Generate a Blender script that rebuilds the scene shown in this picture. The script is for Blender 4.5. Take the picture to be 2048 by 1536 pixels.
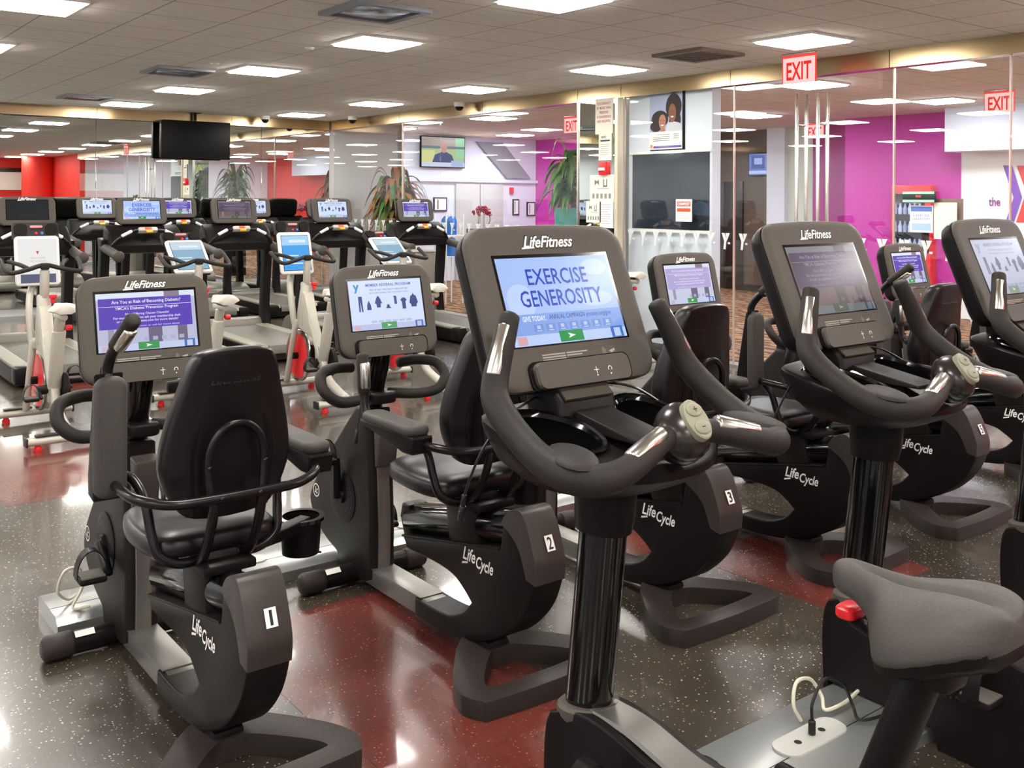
import bpy, bmesh, math, random
from mathutils import Vector, Matrix
V = Vector
rad = math.radians
random.seed(7)
sc = bpy.context.scene
col = sc.collection
for o in list(bpy.data.objects):
    bpy.data.objects.remove(o, do_unlink=True)

# ------------------------------------------------------------------ camera, world, exposure
CH = 1.72                     # eye height
FPX, HORIZON, YAW, ROLL = 1992.0, 400.0, 37.54, 0.29
cam = bpy.data.cameras.new('camera')
cam.sensor_fit = 'HORIZONTAL'; cam.sensor_width = 36.0
cam.lens = 36.0 * FPX / 2048.0
cam.shift_y = -(768.0 - HORIZON) / 2048.0
cam.clip_start = 0.05; cam.clip_end = 200
co = bpy.data.objects.new('camera', cam); col.objects.link(co)
co.matrix_world = (Matrix.Translation((0, 0, CH)) @ Matrix.Rotation(rad(-YAW), 4, 'Z')
                   @ Matrix.Rotation(rad(90), 4, 'X') @ Matrix.Rotation(rad(ROLL), 4, 'Z'))
sc.camera = co
w = bpy.data.worlds.new('world'); sc.world = w; w.use_nodes = True
w.node_tree.nodes['Background'].inputs[0].default_value = (0.9, 0.95, 1, 1)
w.node_tree.nodes['Background'].inputs[1].default_value = 0.35
sc.view_settings.view_transform = 'Standard'; sc.view_settings.look = 'None'
sc.view_settings.gamma = 1.0; sc.view_settings.use_curve_mapping = False
EXPO = 1.0
sc.view_settings.exposure = EXPO
LAMP = 47.0                   # radiance of the ceiling troffers
sc.cycles.use_denoising = True
sc.cycles.max_bounces = 10; sc.cycles.diffuse_bounces = 5; sc.cycles.glossy_bounces = 5
sc.cycles.transparent_max_bounces = 24
sc.cycles.sample_clamp_indirect = 12.0

# ------------------------------------------------------------------ materials
def lin(h):
    if not isinstance(h, str): return (h[0], h[1], h[2], 1)
    h = h.lstrip('#'); r = []
    for i in (0, 2, 4):
        c = int(h[i:i+2], 16) / 255
        r.append(c / 12.92 if c <= 0.04045 else ((c + 0.055) / 1.055) ** 2.4)
    return (*r, 1)
MC = {}
def mat(name, c, rough=0.5, metal=0.0, bump=0, bscale=300, spec=0.5, coat=0):
    if name in MC: return MC[name]
    m = bpy.data.materials.new(name); m.use_nodes = True
    nt = m.node_tree; b = nt.nodes['Principled BSDF']
    b.inputs['Base Color'].default_value = lin(c)
    b.inputs['Roughness'].default_value = rough; b.inputs['Metallic'].default_value = metal
    b.inputs['Specular IOR Level'].default_value = spec
    if coat: b.inputs['Coat Weight'].default_value = coat; b.inputs['Coat Roughness'].default_value = 0.08
    if bump:
        tc = nt.nodes.new('ShaderNodeTexCoord'); n = nt.nodes.new('ShaderNodeTexNoise'); bp = nt.nodes.new('ShaderNodeBump')
        n.inputs['Scale'].default_value = bscale; n.inputs['Detail'].default_value = 2
        bp.inputs['Strength'].default_value = bump; bp.inputs['Distance'].default_value = 0.002
        nt.links.new(tc.outputs['Object'], n.inputs['Vector']); nt.links.new(n.outputs[0], bp.inputs['Height'])
        nt.links.new(bp.outputs[0], b.inputs['Normal'])
        r = nt.nodes.new('ShaderNodeMapRange'); r.inputs[1].default_value = 0.35; r.inputs[2].default_value = 0.65
        r.inputs[3].default_value = max(0.02, rough - 0.1); r.inputs[4].default_value = min(1, rough + 0.1)
        nt.links.new(n.outputs[0], r.inputs[0]); nt.links.new(r.outputs[0], b.inputs['Roughness'])
    MC[name] = m; return m
def em(c, k=1.0):
    name = 'light_%s_%g' % (c, k)
    if name in MC: return MC[name]
    m = bpy.data.materials.new(name); m.use_nodes = True; nt = m.node_tree
    nt.nodes.remove(nt.nodes['Principled BSDF'])
    e = nt.nodes.new('ShaderNodeEmission'); e.inputs[0].default_value = lin(c); e.inputs[1].default_value = k / 2 ** EXPO
    nt.links.new(e.outputs[0], nt.nodes['Material Output'].inputs[0])
    MC[name] = m; return m
def scr(c, k=1.0):
    """a pixel colour of a glossy lit display"""
    name = 'display_%s_%g' % (c, k)
    if name in MC: return MC[name]
    m = bpy.data.materials.new(name); m.use_nodes = True; b = m.node_tree.nodes['Principled BSDF']
    b.inputs['Base Color'].default_value = (0.012, 0.012, 0.014, 1); b.inputs['Roughness'].default_value = 0.2; b.inputs['Specular IOR Level'].default_value = 0.15
    b.inputs['Emission Color'].default_value = lin(c); b.inputs['Emission Strength'].default_value = k / 2 ** EXPO
    MC[name] = m; return m

BLK = mat('black_plastic', '#1e1a19', 0.42, bump=0.25, bscale=500, spec=.14)
SHL = mat('black_shell', '#171414', 0.38, bump=0.15, bscale=500, spec=.12)
BEZ = mat('bezel_plastic', '#4d4740', 0.42, bump=0.6, bscale=420, spec=.3)
GLO = mat('gloss_black', '#0c0a0a', 0.12)
FOAM = mat('foam_grip', '#282421', 0.55, bump=0.4, bscale=350, spec=.22)
VIN = mat('black_vinyl', '#171213', 0.34, spec=.3)
PAD = mat('grey_pad', '#3f3b37', 0.6, bump=0.6, bscale=380)
TUB = mat('black_tube', '#121011', 0.26, spec=.35)
BEAM = mat('grey_beam', '#83817c', 0.36, metal=0.8)
FOOT = mat('foot_plastic', '#332d2a', 0.42, bump=0.4, bscale=300, spec=.22)
CHR = mat('brushed_steel', '#cfcac0', 0.24, metal=1)
KEY = mat('grey_keypad', '#8a8874', 0.55)
WHT = mat('white_print', '#f2f0ea', 0.5)
INK = mat('black_print', '#0d0c0c', 0.5)
RED = mat('red_plastic', '#e0242a', 0.35)
SPG = mat('silver_paint', '#b5b1a4', 0.4, metal=0.15)
SPW = mat('pale_saddle', '#c8c3b6', 0.55)
ALU = mat('aluminium', '#b3b6b4', 0.3, metal=0.75)
WHP = mat('white_plastic', '#e6e6e0', 0.4); PLT = mat('outlet_grey', '#b9bab4', 0.35)
CRM = mat('cream_cable', '#d8d2bd', 0.5)

# ------------------------------------------------------------------ mesh builder
def smooth(pts, n=6, closed=False):
    """Catmull-Rom; a point with a trailing 's' is a sharp corner."""
    P = [V(p[:-1]) if p[-1] == 's' else V(p) for p in pts]; S = [p[-1] == 's' for p in pts]; N = len(P); out = []
    for i in range(N if closed else N - 1):
        p1, p2 = P[i], P[(i+1) % N]
        p0 = P[i-1] if (closed or i > 0) and not S[i] else p1 * 2 - p2
        p3 = P[(i+2) % N] if (closed or i + 2 < N) and not S[(i+1) % N] else p2 * 2 - p1
        if S[i] and S[(i+1) % N]: out.append(p1); continue
        for k in range(n):
            t = k / n
            out.append(0.5 * ((2*p1) + (p2-p0)*t + (2*p0-5*p1+4*p2-p3)*t*t + (3*p1-p0-3*p2+p3)*t**3))
    if not closed: out.append(P[-1])
    return out
def rrect(w, h, r, n=5, cx=0, cy=0):
    o = []
    for (sx, sy, a0) in ((1, 1, 0), (-1, 1, 90), (-1, -1, 180), (1, -1, 270)):
        for k in range(n + 1):
            a = rad(a0 + 90 * k / n)
            o.append(V((cx + sx * (w/2 - r) + r * math.cos(a), cy + sy * (h/2 - r) + r * math.sin(a))))
    return o
class G:
    def __init__(s, mt=None):
        s.bm = bmesh.new(); s.mats = []; s.mi = 0; s.M = Matrix.Identity(4)
        if mt: s.use(mt)
    def use(s, m):
        if m not in s.mats: s.mats.append(m)
        s.mi = s.mats.index(m); return s
    def v(s, p): return s.bm.verts.new(s.M @ V(p))
    def f(s, vs):
        try: fc = s.bm.faces.new(vs)
        except ValueError: return None
        fc.material_index = s.mi; return fc
    def take(s, b, M=None):
        T = s.M @ M if M is not None else s.M; mp = {}
        for x in b.verts: mp[x] = s.bm.verts.new(T @ x.co)
        for x in b.faces: s.f([mp[y] for y in x.verts])
        b.free()
    def box(s, c, d, bev=0, rot=None, seg=2):
        b = bmesh.new(); bmesh.ops.create_cube(b, size=1)
        bmesh.ops.scale(b, vec=V(d), verts=b.verts)
        if bev: bmesh.ops.bevel(b, geom=b.edges[:], offset=min(bev, 0.49*min(d)), segments=seg, profile=0.5, affect='EDGES')
        M = Matrix.Translation(V(c))
        if rot is not None: M = M @ rot
        s.take(b, M)
    def prism(s, pts, axis, a, z, bev=0, seg=3, holes=()):
        """outline pts in the plane across axis, extruded from a to z, rim edges rounded"""
        def to(p, t): return {'x': V((t, p[0], p[1])), 'y': V((p[0], t, p[1])), 'z': V((p[0], p[1], t))}[axis]
        b = bmesh.new()
        loops = [list(pts)] + [list(h) for h in holes]
        es = []
        for L in loops:
            vs = [b.verts.new(to(p, a)) for p in L]
            es += [b.edges.new((vs[i], vs[(i+1) % len(vs)])) for i in range(len(vs))]
        if holes: bmesh.ops.triangle_fill(b, edges=es, use_beauty=True)
        else: bmesh.ops.contextual_create(b, geom=es)
        r = bmesh.ops.extrude_face_region(b, geom=b.faces[:])
        nv = [x for x in r['geom'] if isinstance(x, bmesh.types.BMVert)]
        d = to((0, 0), z) - to((0, 0), a)
        bmesh.ops.translate(b, vec=d, verts=nv)
        bmesh.ops.recalc_face_normals(b, faces=b.faces[:])
        if bev:
            ax = 'xyz'.index(axis); rim = []
            for e in b.edges:
                if abs(e.verts[0].co[ax] - e.verts[1].co[ax]) < 1e-6 and len(e.link_faces) == 2:
                    n0, n1 = (abs(q.normal[ax]) > 0.9 for q in e.link_faces)
                    if n0 != n1: rim.append(e)
            bmesh.ops.bevel(b, geom=rim, offset=bev, segments=seg, profile=0.5, affect='EDGES', clamp_overlap=True)
        s.take(b)
    def tube(s, path, r, n=12, closed=False, flat=None, dome=True, up=None):
        P = [V(p) for p in path]; N = len(P)
        R = list(r) if isinstance(r, (list, tuple)) else [r] * N
        T = []
        for i in range(N):
            a = P[i-1] if (i > 0 or closed) else P[0]; c = P[(i+1) % N] if (i < N-1 or closed) else P[-1]
            T.append((c - a).normalized())
        ref = V(up) if up is not None else (V((0, 0, 1)) if abs(T[0].z) < 0.9 else V((1, 0, 0)))
        U = [(ref - T[0] * ref.dot(T[0])).normalized()]
        for i in range(1, N):
            u = U[-1] - T[i] * U[-1].dot(T[i])
            if up is not None:
                q = ref - T[i] * ref.dot(T[i])
                if q.length > 0.2: u = q
            U.append(u.normalized())
        fx, fy = flat or (1, 1); rings = []
        def ring(p, u, t, rr):
            w_ = t.cross(u); return [s.v(p + (u * math.cos(2*math.pi*k/n) * fx + w_ * math.sin(2*math.pi*k/n) * fy) * rr) for k in range(n)]
        if dome and not closed:
            for q in (0.92, 0.6): rings.append(ring(P[0] - T[0]*R[0]*0.45*math.sqrt(1-q*q), U[0], T[0], R[0]*q))
            rings.reverse()
        rings += [ring(P[i], U[i], T[i], R[i]) for i in range(N)]
        if dome and not closed:
            for q in (0.92, 0.6): rings.append(ring(P[-1] + T[-1]*R[-1]*0.45*math.sqrt(1-q*q), U[-1], T[-1], R[-1]*q))
        m = len(rings)
        for i in range(m if closed else m - 1):
            A, B = rings[i], rings[(i+1) % m]
            for k in range(n): s.f([A[k], A[(k+1) % n], B[(k+1) % n], B[k]])
        if not closed: s.f(list(reversed(rings[0]))); s.f(rings[-1])
    def loft(s, rings, cap=True, closed=True):
        R = [[s.v(p) for p in r] for r in rings]; n = len(R[0])
        for A, B in zip(R, R[1:]):
            for k in range(n if closed else n - 1): s.f([A[k], A[(k+1) % n], B[(k+1) % n], B[k]])
        if cap: s.f(list(reversed(R[0]))); s.f(R[-1])
    def lathe(s, prof, c=(0, 0, 0), axis='z', n=24, cap=True):
        c = V(c)
        def P(r, h, a):
            x, y = r*math.cos(a), r*math.sin(a)
            return c + {'z': V((x, y, h)), 'x': V((h, x, y)), 'y': V((x, h, y))}[axis]
        s.loft([[P(r, h, 2*math.pi*k/n) for k in range(n)] for r, h in prof], cap=cap)
    def ell(s, c, d, rot=None, n=16):
        b = bmesh.new(); bmesh.ops.create_uvsphere(b, u_segments=n, v_segments=max(6, n*2//3), radius=1)
        M = Matrix.Translation(V(c)) @ (rot if rot is not None else Matrix.Identity(4)) @ Matrix.Diagonal((*d, 1))
        s.take(b, M)
    # flat drawing in the local xy plane; h lifts a layer off the face
    def rect(s, x0, y0, x1, y1, h=0): s.f([s.v((x0, y0, h)), s.v((x1, y0, h)), s.v((x1, y1, h)), s.v((x0, y1, h))])
    def poly(s, pts, h=0): s.f([s.v((p[0], p[1], h)) for p in pts])
    def disc(s, x, y, rx, ry=None, h=0, n=20):
        s.poly([(x + rx*math.cos(2*math.pi*k/n), y + (ry or rx)*math.sin(2*math.pi*k/n)) for k in range(n)], h)
    def ring(s, x, y, r0, r1, h=0, n=24, a0=0, a1=360):
        for k in range(n):
            a, b = rad(a0+(a1-a0)*k/n), rad(a0+(a1-a0)*(k+1)/n)
            s.poly([(x+r0*math.cos(a), y+r0*math.sin(a)), (x+r1*math.cos(a), y+r1*math.sin(a)), (x+r1*math.cos(b), y+r1*math.sin(b)), (x+r0*math.cos(b), y+r0*math.sin(b))], h)
    def text(s, t, cx, cy, w, hgt, h=0, shear=0, off=0, res=3):
        vs, fs = glyphs(t, shear, off, res)
        x0 = min(q[0] for q in vs); x1 = max(q[0] for q in vs); y0 = min(q[1] for q in vs); y1 = max(q[1] for q in vs)
        kx, ky = w/(x1-x0), hgt/(y1-y0)
        W = [s.v((cx+(q[0]-(x0+x1)/2)*kx, cy+(q[1]-(y0+y1)/2)*ky, h)) for q in vs]
        for q in fs: s.f([W[i] for i in q])
    def build(s, name, parent=None, angle=38, loc=None, recalc=True):
        if recalc: bmesh.ops.recalc_face_normals(s.bm, faces=s.bm.faces[:])
        me = bpy.data.meshes.new(name); s.bm.to_mesh(me); s.bm.free()
        for m in s.mats: me.materials.append(m)
        me.polygons.foreach_set('use_smooth', [True]*len(me.polygons)); me.set_sharp_from_angle(angle=rad(angle))
        o = bpy.data.objects.new(name, me); col.objects.link(o)
        if parent is not None: o.parent = parent
        if loc is not None: o.location = loc
        return o
GC = {}
def glyphs(t, shear, off, res):
    k = (t, shear, off, res)
    if k not in GC:
        c = bpy.data.curves.new('t', 'FONT'); c.body = t; c.shear = shear; c.offset = off; c.resolution_u = res; c.align_x = 'CENTER'
        o = bpy.data.objects.new('t', c); me = bpy.data.meshes.new_from_object(o)
        GC[k] = ([tuple(q.co) for q in me.vertices], [tuple(p.vertices) for p in me.polygons])
        bpy.data.objects.remove(o); bpy.data.curves.remove(c); bpy.data.meshes.remove(me)
    return GC[k]
def plane(o, x, y):
    """matrix of a drawing plane: origin, x direction, y direction"""
    x = V(x).normalized(); y = V(y); y = (y - x*y.dot(x)).normalized(); n = x.cross(y)
    M = Matrix.Identity(4)
    for i in range(3): M[i][0], M[i][1], M[i][2], M[i][3] = x[i], y[i], n[i], V(o)[i]
    return M
def tag(o, label, cat, group=None):
    o['label'] = label; o['category'] = cat
    if group: o['group'] = group
    return o
def thing(name, label, cat, loc=(0, 0, 0), rz=0, group=None):
    o = bpy.data.objects.new(name, None); o.empty_display_size = 0.1; col.objects.link(o)
    o.location = loc; o.rotation_euler = (0, 0, rad(rz)); return tag(o, label, cat, group)
def struct(o):
    o['kind'] = 'structure'; return o
def kids(o): return [c for c in bpy.data.objects if c.parent == o]
def dup(root, loc, label, rz=None):
    r = root.copy(); col.objects.link(r); r.location = loc; r['label'] = label
    if rz is not None: r.rotation_euler = (0, 0, rad(rz))
    def rec(a, b):
        for ch in kids(a):
            c = ch.copy(); col.objects.link(c); c.parent = b; rec(ch, c)
    rec(root, r)
    return r
def find(root, stem):
    for c in kids(root):
        if c.name.split('.')[0] == stem: return c
        q = find(c, stem)
        if q: return q
# ------------------------------------------------------------------ lit displays
def draw_screen(g, kind, W, H):
    """content of a display, drawn in its own plane, W x H about the origin"""
    X = lambda u: u*W
    Y = lambda v: v*H
    e = 0.0006
    def R(u0, v0, u1, v1, m, h=1): g.use(m); g.rect(X(u0), Y(v0), X(u1), Y(v1), h*e)
    def T(t, u, v, w, h, m, sh=0, off=0.0): g.use(m); g.text(t, X(u), Y(v), w*W, h*H, 3*e, sh, off, 2)
    def bar(mbar, mbtn, marr, mfrm, mlogo):
        R(-.5, -.5, .5, -.385, mbar)
        R(-.11, -.49, .10, -.365, mbtn, 2)
        g.use(marr); g.poly([(X(-.035), Y(-.395)), (X(-.02), Y(-.425)), (X(-.035), Y(-.455)), (X(.03), Y(-.425))], 3*e)
        R(.36, -.50, .47, -.37, mfrm, 2); R(.385, -.49, .445, -.39, mbar, 3)
        R(-.47, -.49, -.39, -.395, mlogo, 2)
    if kind == 'off':
        R(-.5, -.5, .5, .5, scr('#15161a'), 0)
        R(-.25, -.26, .25, -.24, scr('#34363c'), 1); return
    if kind == 'generosity':
        R(-.5, -.5, .5, .5, scr('#a9c3f6', 1.0), 0)
        g.use(scr('#bfd3fa'))
        for (u, v, a, b) in ((.36, .36, .12, .1), (.30, -.02, .16, .09), (-.36, .0, .12, .2)): g.disc(X(u), Y(v), a*W, b*H, 0.5*e)
        B = scr('#1740b8'); T('EXERCISE', -.0, .27, .54, .19, B, 0, .010); T('GENEROSITY', .0, .02, .73, .19, B, 0, .010)
        R(-.5, -.385, .5, -.15, scr('#86a6e8'))
        T('GIVE TODAY.', -.29, -.205, .20, .06, scr('#eef4ff'), 0, .02); T('ANNUAL CAMPAIGN ymcanyc.org/give', .12, -.207, .56, .07, scr('#1b4291'))
        for i in range(7):
            u = -.27 + i*.103
            R(u-.04, -.355, u+.04, -.27, scr('#7694d6'), 2); R(u-.015, -.325, u+.015, -.285, scr('#b9cdf4'), 3); R(u-.022, -.348, u+.022, -.339, scr('#c9d9f8'), 3)
        bar(scr('#bdd0f8'), scr('#189247'), scr('#f4fff6'), scr('#3f73c4'), scr('#d9a7b0'))
    elif kind.startswith('risk'):
        d = kind == 'risk_dim'; l = kind == 'risk_pale'
        P = scr('#54435c') if d else scr('#b3a7d8') if l else scr('#5a40b4'); t = scr('#9c93a8') if d else scr('#ece8fa')
        R(-.5, -.5, .5, .5, scr('#6d5a5c') if d else scr('#c9cce4') if l else scr('#b9bcd6'), 0)
        R(-.5, .39, .5, .5, scr('#7d7d84') if d else scr('#dce6f5'), 1)
        for (a, b, c) in ((-.40, .06, 0), (.0, .14, 1), (.30, .10, 1)):
            R(a, -.38, a+b, -.12, (scr('#4f4148') if c else scr('#8b7b78')) if d else (scr('#6e6680') if c else scr('#9a96ae')), 1)
        R(.18, .39, .34, .5, scr('#5f555e') if d else scr('#8c7d90'), 2)
        R(-.48, -.12, .46, .41, P, 2); R(-.48, .265, .46, .272, t, 3)
        T('Are You at Risk of Becoming Diabetic?', .0, .335, .70, .075, t, 0, .015)
        T("YMCA's Diabetes Prevention Program", .0, .225, .64, .07, t, 0, .012)
        T('Now Offering Classes Citywide!', .0, .125, .44, .05, t, 0, .01)
        T('For more information ask your membership desk', .0, .06, .68, .055, t, 0, .01)
        T('or visit nyc.ydiabetes.com for more details!', .0, -.0, .62, .055, t, 0, .01)
        T('nyc.ydiabetes.com or call for more detail', .02, -.085, .60, .035, t)
        for i in range(5): R(-.05+i*.09, -.345, .0+i*.09, -.28, scr('#6a5c60') if d else scr('#aab0cc'), 2)
        bar(scr('#6d7376') if d else scr('#c3cdea'), scr('#4a5445') if d else scr('#3f9a55'), scr('#8c948a') if d else scr('#f2fff2'), scr('#3a4a66') if d else scr('#3c6cb8'), scr('#75696c') if d else scr('#c8b4c4'))
    elif kind.startswith('referral'):
        d = kind == 'referral_pale'
        R(-.5, -.5, .5, .5, scr('#bfc1d4') if d else scr('#d3e0f8'), 0)
        b = scr('#8d90aa') if d else scr('#3f63b8'); n = scr('#6f7189') if d else scr('#3b4a86')
        g.use(scr('#9a9cb4') if d else scr('#2e8fd0'))
        yl = [(-.44, .42), (-.415, .42), (-.40, .36), (-.385, .42), (-.36, .42), (-.39, .30), (-.405, .25), (-.43, .25), (-.41, .31)]
        g.poly([(X(a), Y(c)) for a, c in yl], 3*e)
        T('MEMBER REFERRAL PROGRAM', .04, .40, .62, .06, b, 0, .012)
        T('PICK UP THE Y AND SELECT A FREE GIFT FOR', .04, .30, .52, .035, b); T('EACH NEW MEMBER THAT YOU REFER TO JOIN', .04, .235, .54, .035, b)
        g.use(n)
        def sh(cx, cy, pts): g.poly([(X(cx+a*.5), Y(cy+c)) for a, c in pts], 2*e)
        sh(-.36, .02, [(-.05, .16), (.05, .16), (.055, -.15), (.02, -.15), (.0, .07), (-.015, -.15), (-.055, -.15)])
        sh(-.25, -.03, [(-.06, -.07), (.06, -.07), (.05, .03), (.0, .12), (-.05, .03)])
        sh(-.12, .04, [(-.10, -.02), (-.05, .09), (.0, .14), (.05, .09), (.10, -.02), (.06, -.02), (.05, -.10), (-.05, -.10), (-.06, -.02)])
        sh(.01, -.04, [(-.07, -.05), (.08, -.05), (.04, -.01), (.03, .03), (-.03, .03), (-.04, -.01)])
        sh(.11, .03, [(-.05, .12), (.02, .13), (.05, .12), (.05, -.04), (-.02, -.04), (-.02, .10)])
        sh(.23, .0, [(-.09, .06), (-.04, .11), (.04, .11), (.09, .06), (.05, .03), (.05, -.12), (-.05, -.12), (-.05, .03)])
        sh(.37, .03, [(-.12, -.03), (-.08, .10), (-.02, .13), (.0, .17), (.02, .13), (.08, .10), (.12, -.03), (.08, -.07), (.07, -.12), (-.07, -.12), (-.08, -.07)])
        for i in range(6): R(-.24+i*.095, -.365, -.165+i*.095, -.32, scr('#a9acc2') if d else scr('#b7c3e0'), 2)
        bar(scr('#b2b4c6') if d else scr('#bcc6ea'), scr('#8fa08f') if d else scr('#56a164'), scr('#dde2dd') if d else scr('#eef8ee'), scr('#8a93b0') if d else scr('#4a74c0'), scr('#b9a9b4') if d else scr('#d5b3c0'))
SCREENS = {}
def screen_mesh(kind, W, H, M, parent):
    """a display panel; the same content in the same place shares its mesh"""
    k = (kind, W, H, tuple(tuple(round(q, 4) for q in r) for r in M))
    if k not in SCREENS:
        g = G(); g.M = M; draw_screen(g, kind, W, H); SCREENS[k] = g.build('screen', parent, recalc=False)
        return SCREENS[k]
    o = bpy.data.objects.new('screen', SCREENS[k].data); col.objects.link(o); o.parent = parent; return o

CW, CHT = .575, .455
def rr2(w, h, r):
    o = rrect(w, h, r, 6); i = 6
    return o[:7] + [V((w/2-r-(w-2*r)*q/5, h/2)) for q in range(1, 5)] + o[7:]
def console(parent, o, tilt, kind, w=CW, h=CHT, sw=.405, sh=.247, sy=.015, ledge=True, arch=.012):
    """the slanted display head shared by all the cardio machines"""
    s, c = math.sin(tilt), math.cos(tilt)
    M = plane(o, (1, 0, 0), (0, s, c))
    g = G(SHL); g.M = M; r = .062
    L = lambda k, d, dy=0, rr=r: [V((p[0], p[1]+dy+(arch*max(0, 1-(2*p[0]/w)**2) if p[1] > 0 else 0), d)) for p in rr2(w*k, h*k, rr*k)]
    g.loft([L(.70, -.105, -.01), L(.86, -.095, -.006), L(.955, -.07), L(.995, -.04), L(1.0, -.018), L(.985, -.013)], cap=True)
    g.use(BEZ)
    g.loft([L(.985, -.013), L(1.0, -.010), L(1.0, -.004), L(.985, .002), L(.94, .006), L(.90, .006)], cap=True)
    g.use(GLO); g.rect(-sw/2-.008, sy-sh/2-.004, sw/2+.008, sy+sh/2+.010, .0066)
    body = g.build('console', parent, recalc=True)
    scn = screen_mesh(kind, sw, sh, M @ Matrix.Translation((0, sy, .0072)), body)
    g = G(INK); g.M = M
    ty = sy + sh/2 + (h/2 - sy - sh/2)*.52; lw = .32*w
    g.text('LifeFitness', 0, ty, lw*1.05, .043*w/CW, .0068, .5, .05); g.use(WHT); g.text('LifeFitness', 0, ty, lw, .035*w/CW, .0076, .5, .02)
    g.poly([(-lw*.53, ty-.016), (-lw*.30, ty-.015), (-lw*.29, ty-.019), (-lw*.54, ty-.021)], .0078)
    g.build('logo', body, recalc=False)
    if ledge:
        g = G(mat('bezel_line', '#2a2622', .5)); g.M = M; y0 = sy - sh/2
        for (a, b, c2, d) in ((-.13, y0-.058, .15, y0-.0572), (-.13, y0-.0198, .15, y0-.019), (-.1308, y0-.058, -.13, y0-.019), (.15, y0-.058, .1508, y0-.019)): g.rect(a, b, c2, d, .0066)
        g.use(mat('fine_print', '#9d968c', .6))
        for i in range(4): g.rect(-.12, y0-.030-i*.007, -.04-(.03 if i == 3 else 0), y0-.0265-i*.007, .0066)
        for i in range(2): g.rect(-.035, y0-.030-i*.007, .04-(.02 if i else 0), y0-.0265-i*.007, .0066)
        for i in range(3): g.ring(.112, y0-.036, .006+.005*i, .0073+.005*i, .0066, 8, 130, 230)
        g.poly([(.118, y0-.036), (.140, y0-.030), (.142, y0-.036), (.128, y0-.042)], .0066)
        g.use(WHT); g.poly([(.122, y0-.047), (.130, y0-.047), (.126, y0-.053)], .0067)
        g.build('instruction_label', body, recalc=False)
        g = G(BEZ); g.M = M; yb = -h/2 + .036
        Q = lambda k, d, dy=0: [V((p[0], p[1]+dy, d)) for p in rrect(.335*k, .072*k, .022*k, 5, 0, yb)]
        g.use(GLO); g.loft([Q(1.08, .0), Q(1.08, .012)])
        g.use(BEZ); g.loft([Q(1.0, .004), Q(1.0, .022, -.002), Q(.97, .028, -.003)])
        lg = g.build('port_ledge', body)
        g = G(WHT); g.M = M
        for q in (.035, .085): g.disc(q, yb-.020, .0022, h=.0288)
        g.ring(.085, yb-.006, .0055, .0075, .0288, 10, -40, 220); g.rect(.0345, yb-.016, .0365, yb+.004, .0288); g.rect(.026, yb-.006, .044, yb-.0042, .0288)
        g.build('port_symbols', body, recalc=False)
    return body

def decal(g, o, x, y, fn):
    M0 = g.M; g.M = M0 @ plane(o, x, y); fn(g); g.M = M0
def script_logo(parent, o, x, y, lw, name='script_logo', a='Life', b='Cycle'):
    g = G(WHT); g.M = plane(o, x, y)
    g.text('Life', -lw*.24, .012*lw/.17, lw*.40, .042*lw/.17, 0, .3, .02); g.text('Cycle', lw*.24, -.004*lw/.17, lw*.52, .050*lw/.17, 0, .3, .02)
    g.poly([(-lw*.46, -.018*lw/.17), (-lw*.28, -.010*lw/.17), (-lw*.28, -.016*lw/.17), (-lw*.47, -.025*lw/.17)])
    return g.build(name, parent, recalc=False)
def badge(parent, o, x, y, r=.032):
    g = G(WHT); g.M = plane(o, x, y)
    g.ring(0, 0, r*.82, r); g.text('L', -r*.2, r*.08, r*.5, r*.9, 0, .3, .03); g.text('C', r*.22, -r*.1, r*.6, r*.8, 0, .3, .03)
    return g.build('badge', parent, recalc=False)

# ------------------------------------------------------------------ recumbent bike (local: rider faces +y, y = 0 at the tail)
SEATPARTS = ('carriage', 'seat_cushion', 'backrest', 'seat_frame', 'armrest', 'cup_holder')
def crank_set(root, c, name='crank', arm=.17, x=.075):
    """two arms, pedals with straps; turns about the axle"""
    g = G(SHL)
    g.lathe([(.03, -x-.01), (.034, -x+.004), (.034, x-.004), (.03, x+.01)], axis='x', n=16)
    for s in (-1, 1):
        g.tube([(s*(x+.012), 0, 0), (s*(x+.02), 0, s*-arm)], [.022, .016], 10, flat=(1, .6))
    k = g.build(name, root, loc=c)
    for s in (-1, 1):
        g = G(SHL); px = s*(x+.085)
        g.box((px, 0, 0), (.10, .10, .026), .012)
        g.use(mat('pedal_tread', '#55504a', .7, bump=.8, bscale=120)); g.box((px, 0, .012), (.085, .088, .008), .003)
        p = g.build('pedal', k, loc=(0, 0, s*-arm))
        g = G(SHL)
        arc = [(px+.052*math.cos(rad(a)), .01, .008+.095*math.sin(rad(a))) for a in range(0, 181, 15)]
        ring = []
        for q in arc: ring.append([V((q[0], -.02, q[2])), V((q[0], .03, q[2])), V((q[0]+.003*(1 if q[0] > px else -1), .03, q[2]+.003)), V((q[0]+.003*(1 if q[0] > px else -1), -.02, q[2]+.003))])
        g.loft(ring); g.build('pedal_strap', p)
    return k
def turn_crank(root, ang):
    k = find(root, 'crank'); k.rotation_euler = (rad(ang), 0, 0)
    for p in kids(k):
        if p.name.startswith('pedal'): p.rotation_euler = (rad(-ang), 0, 0)

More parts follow.
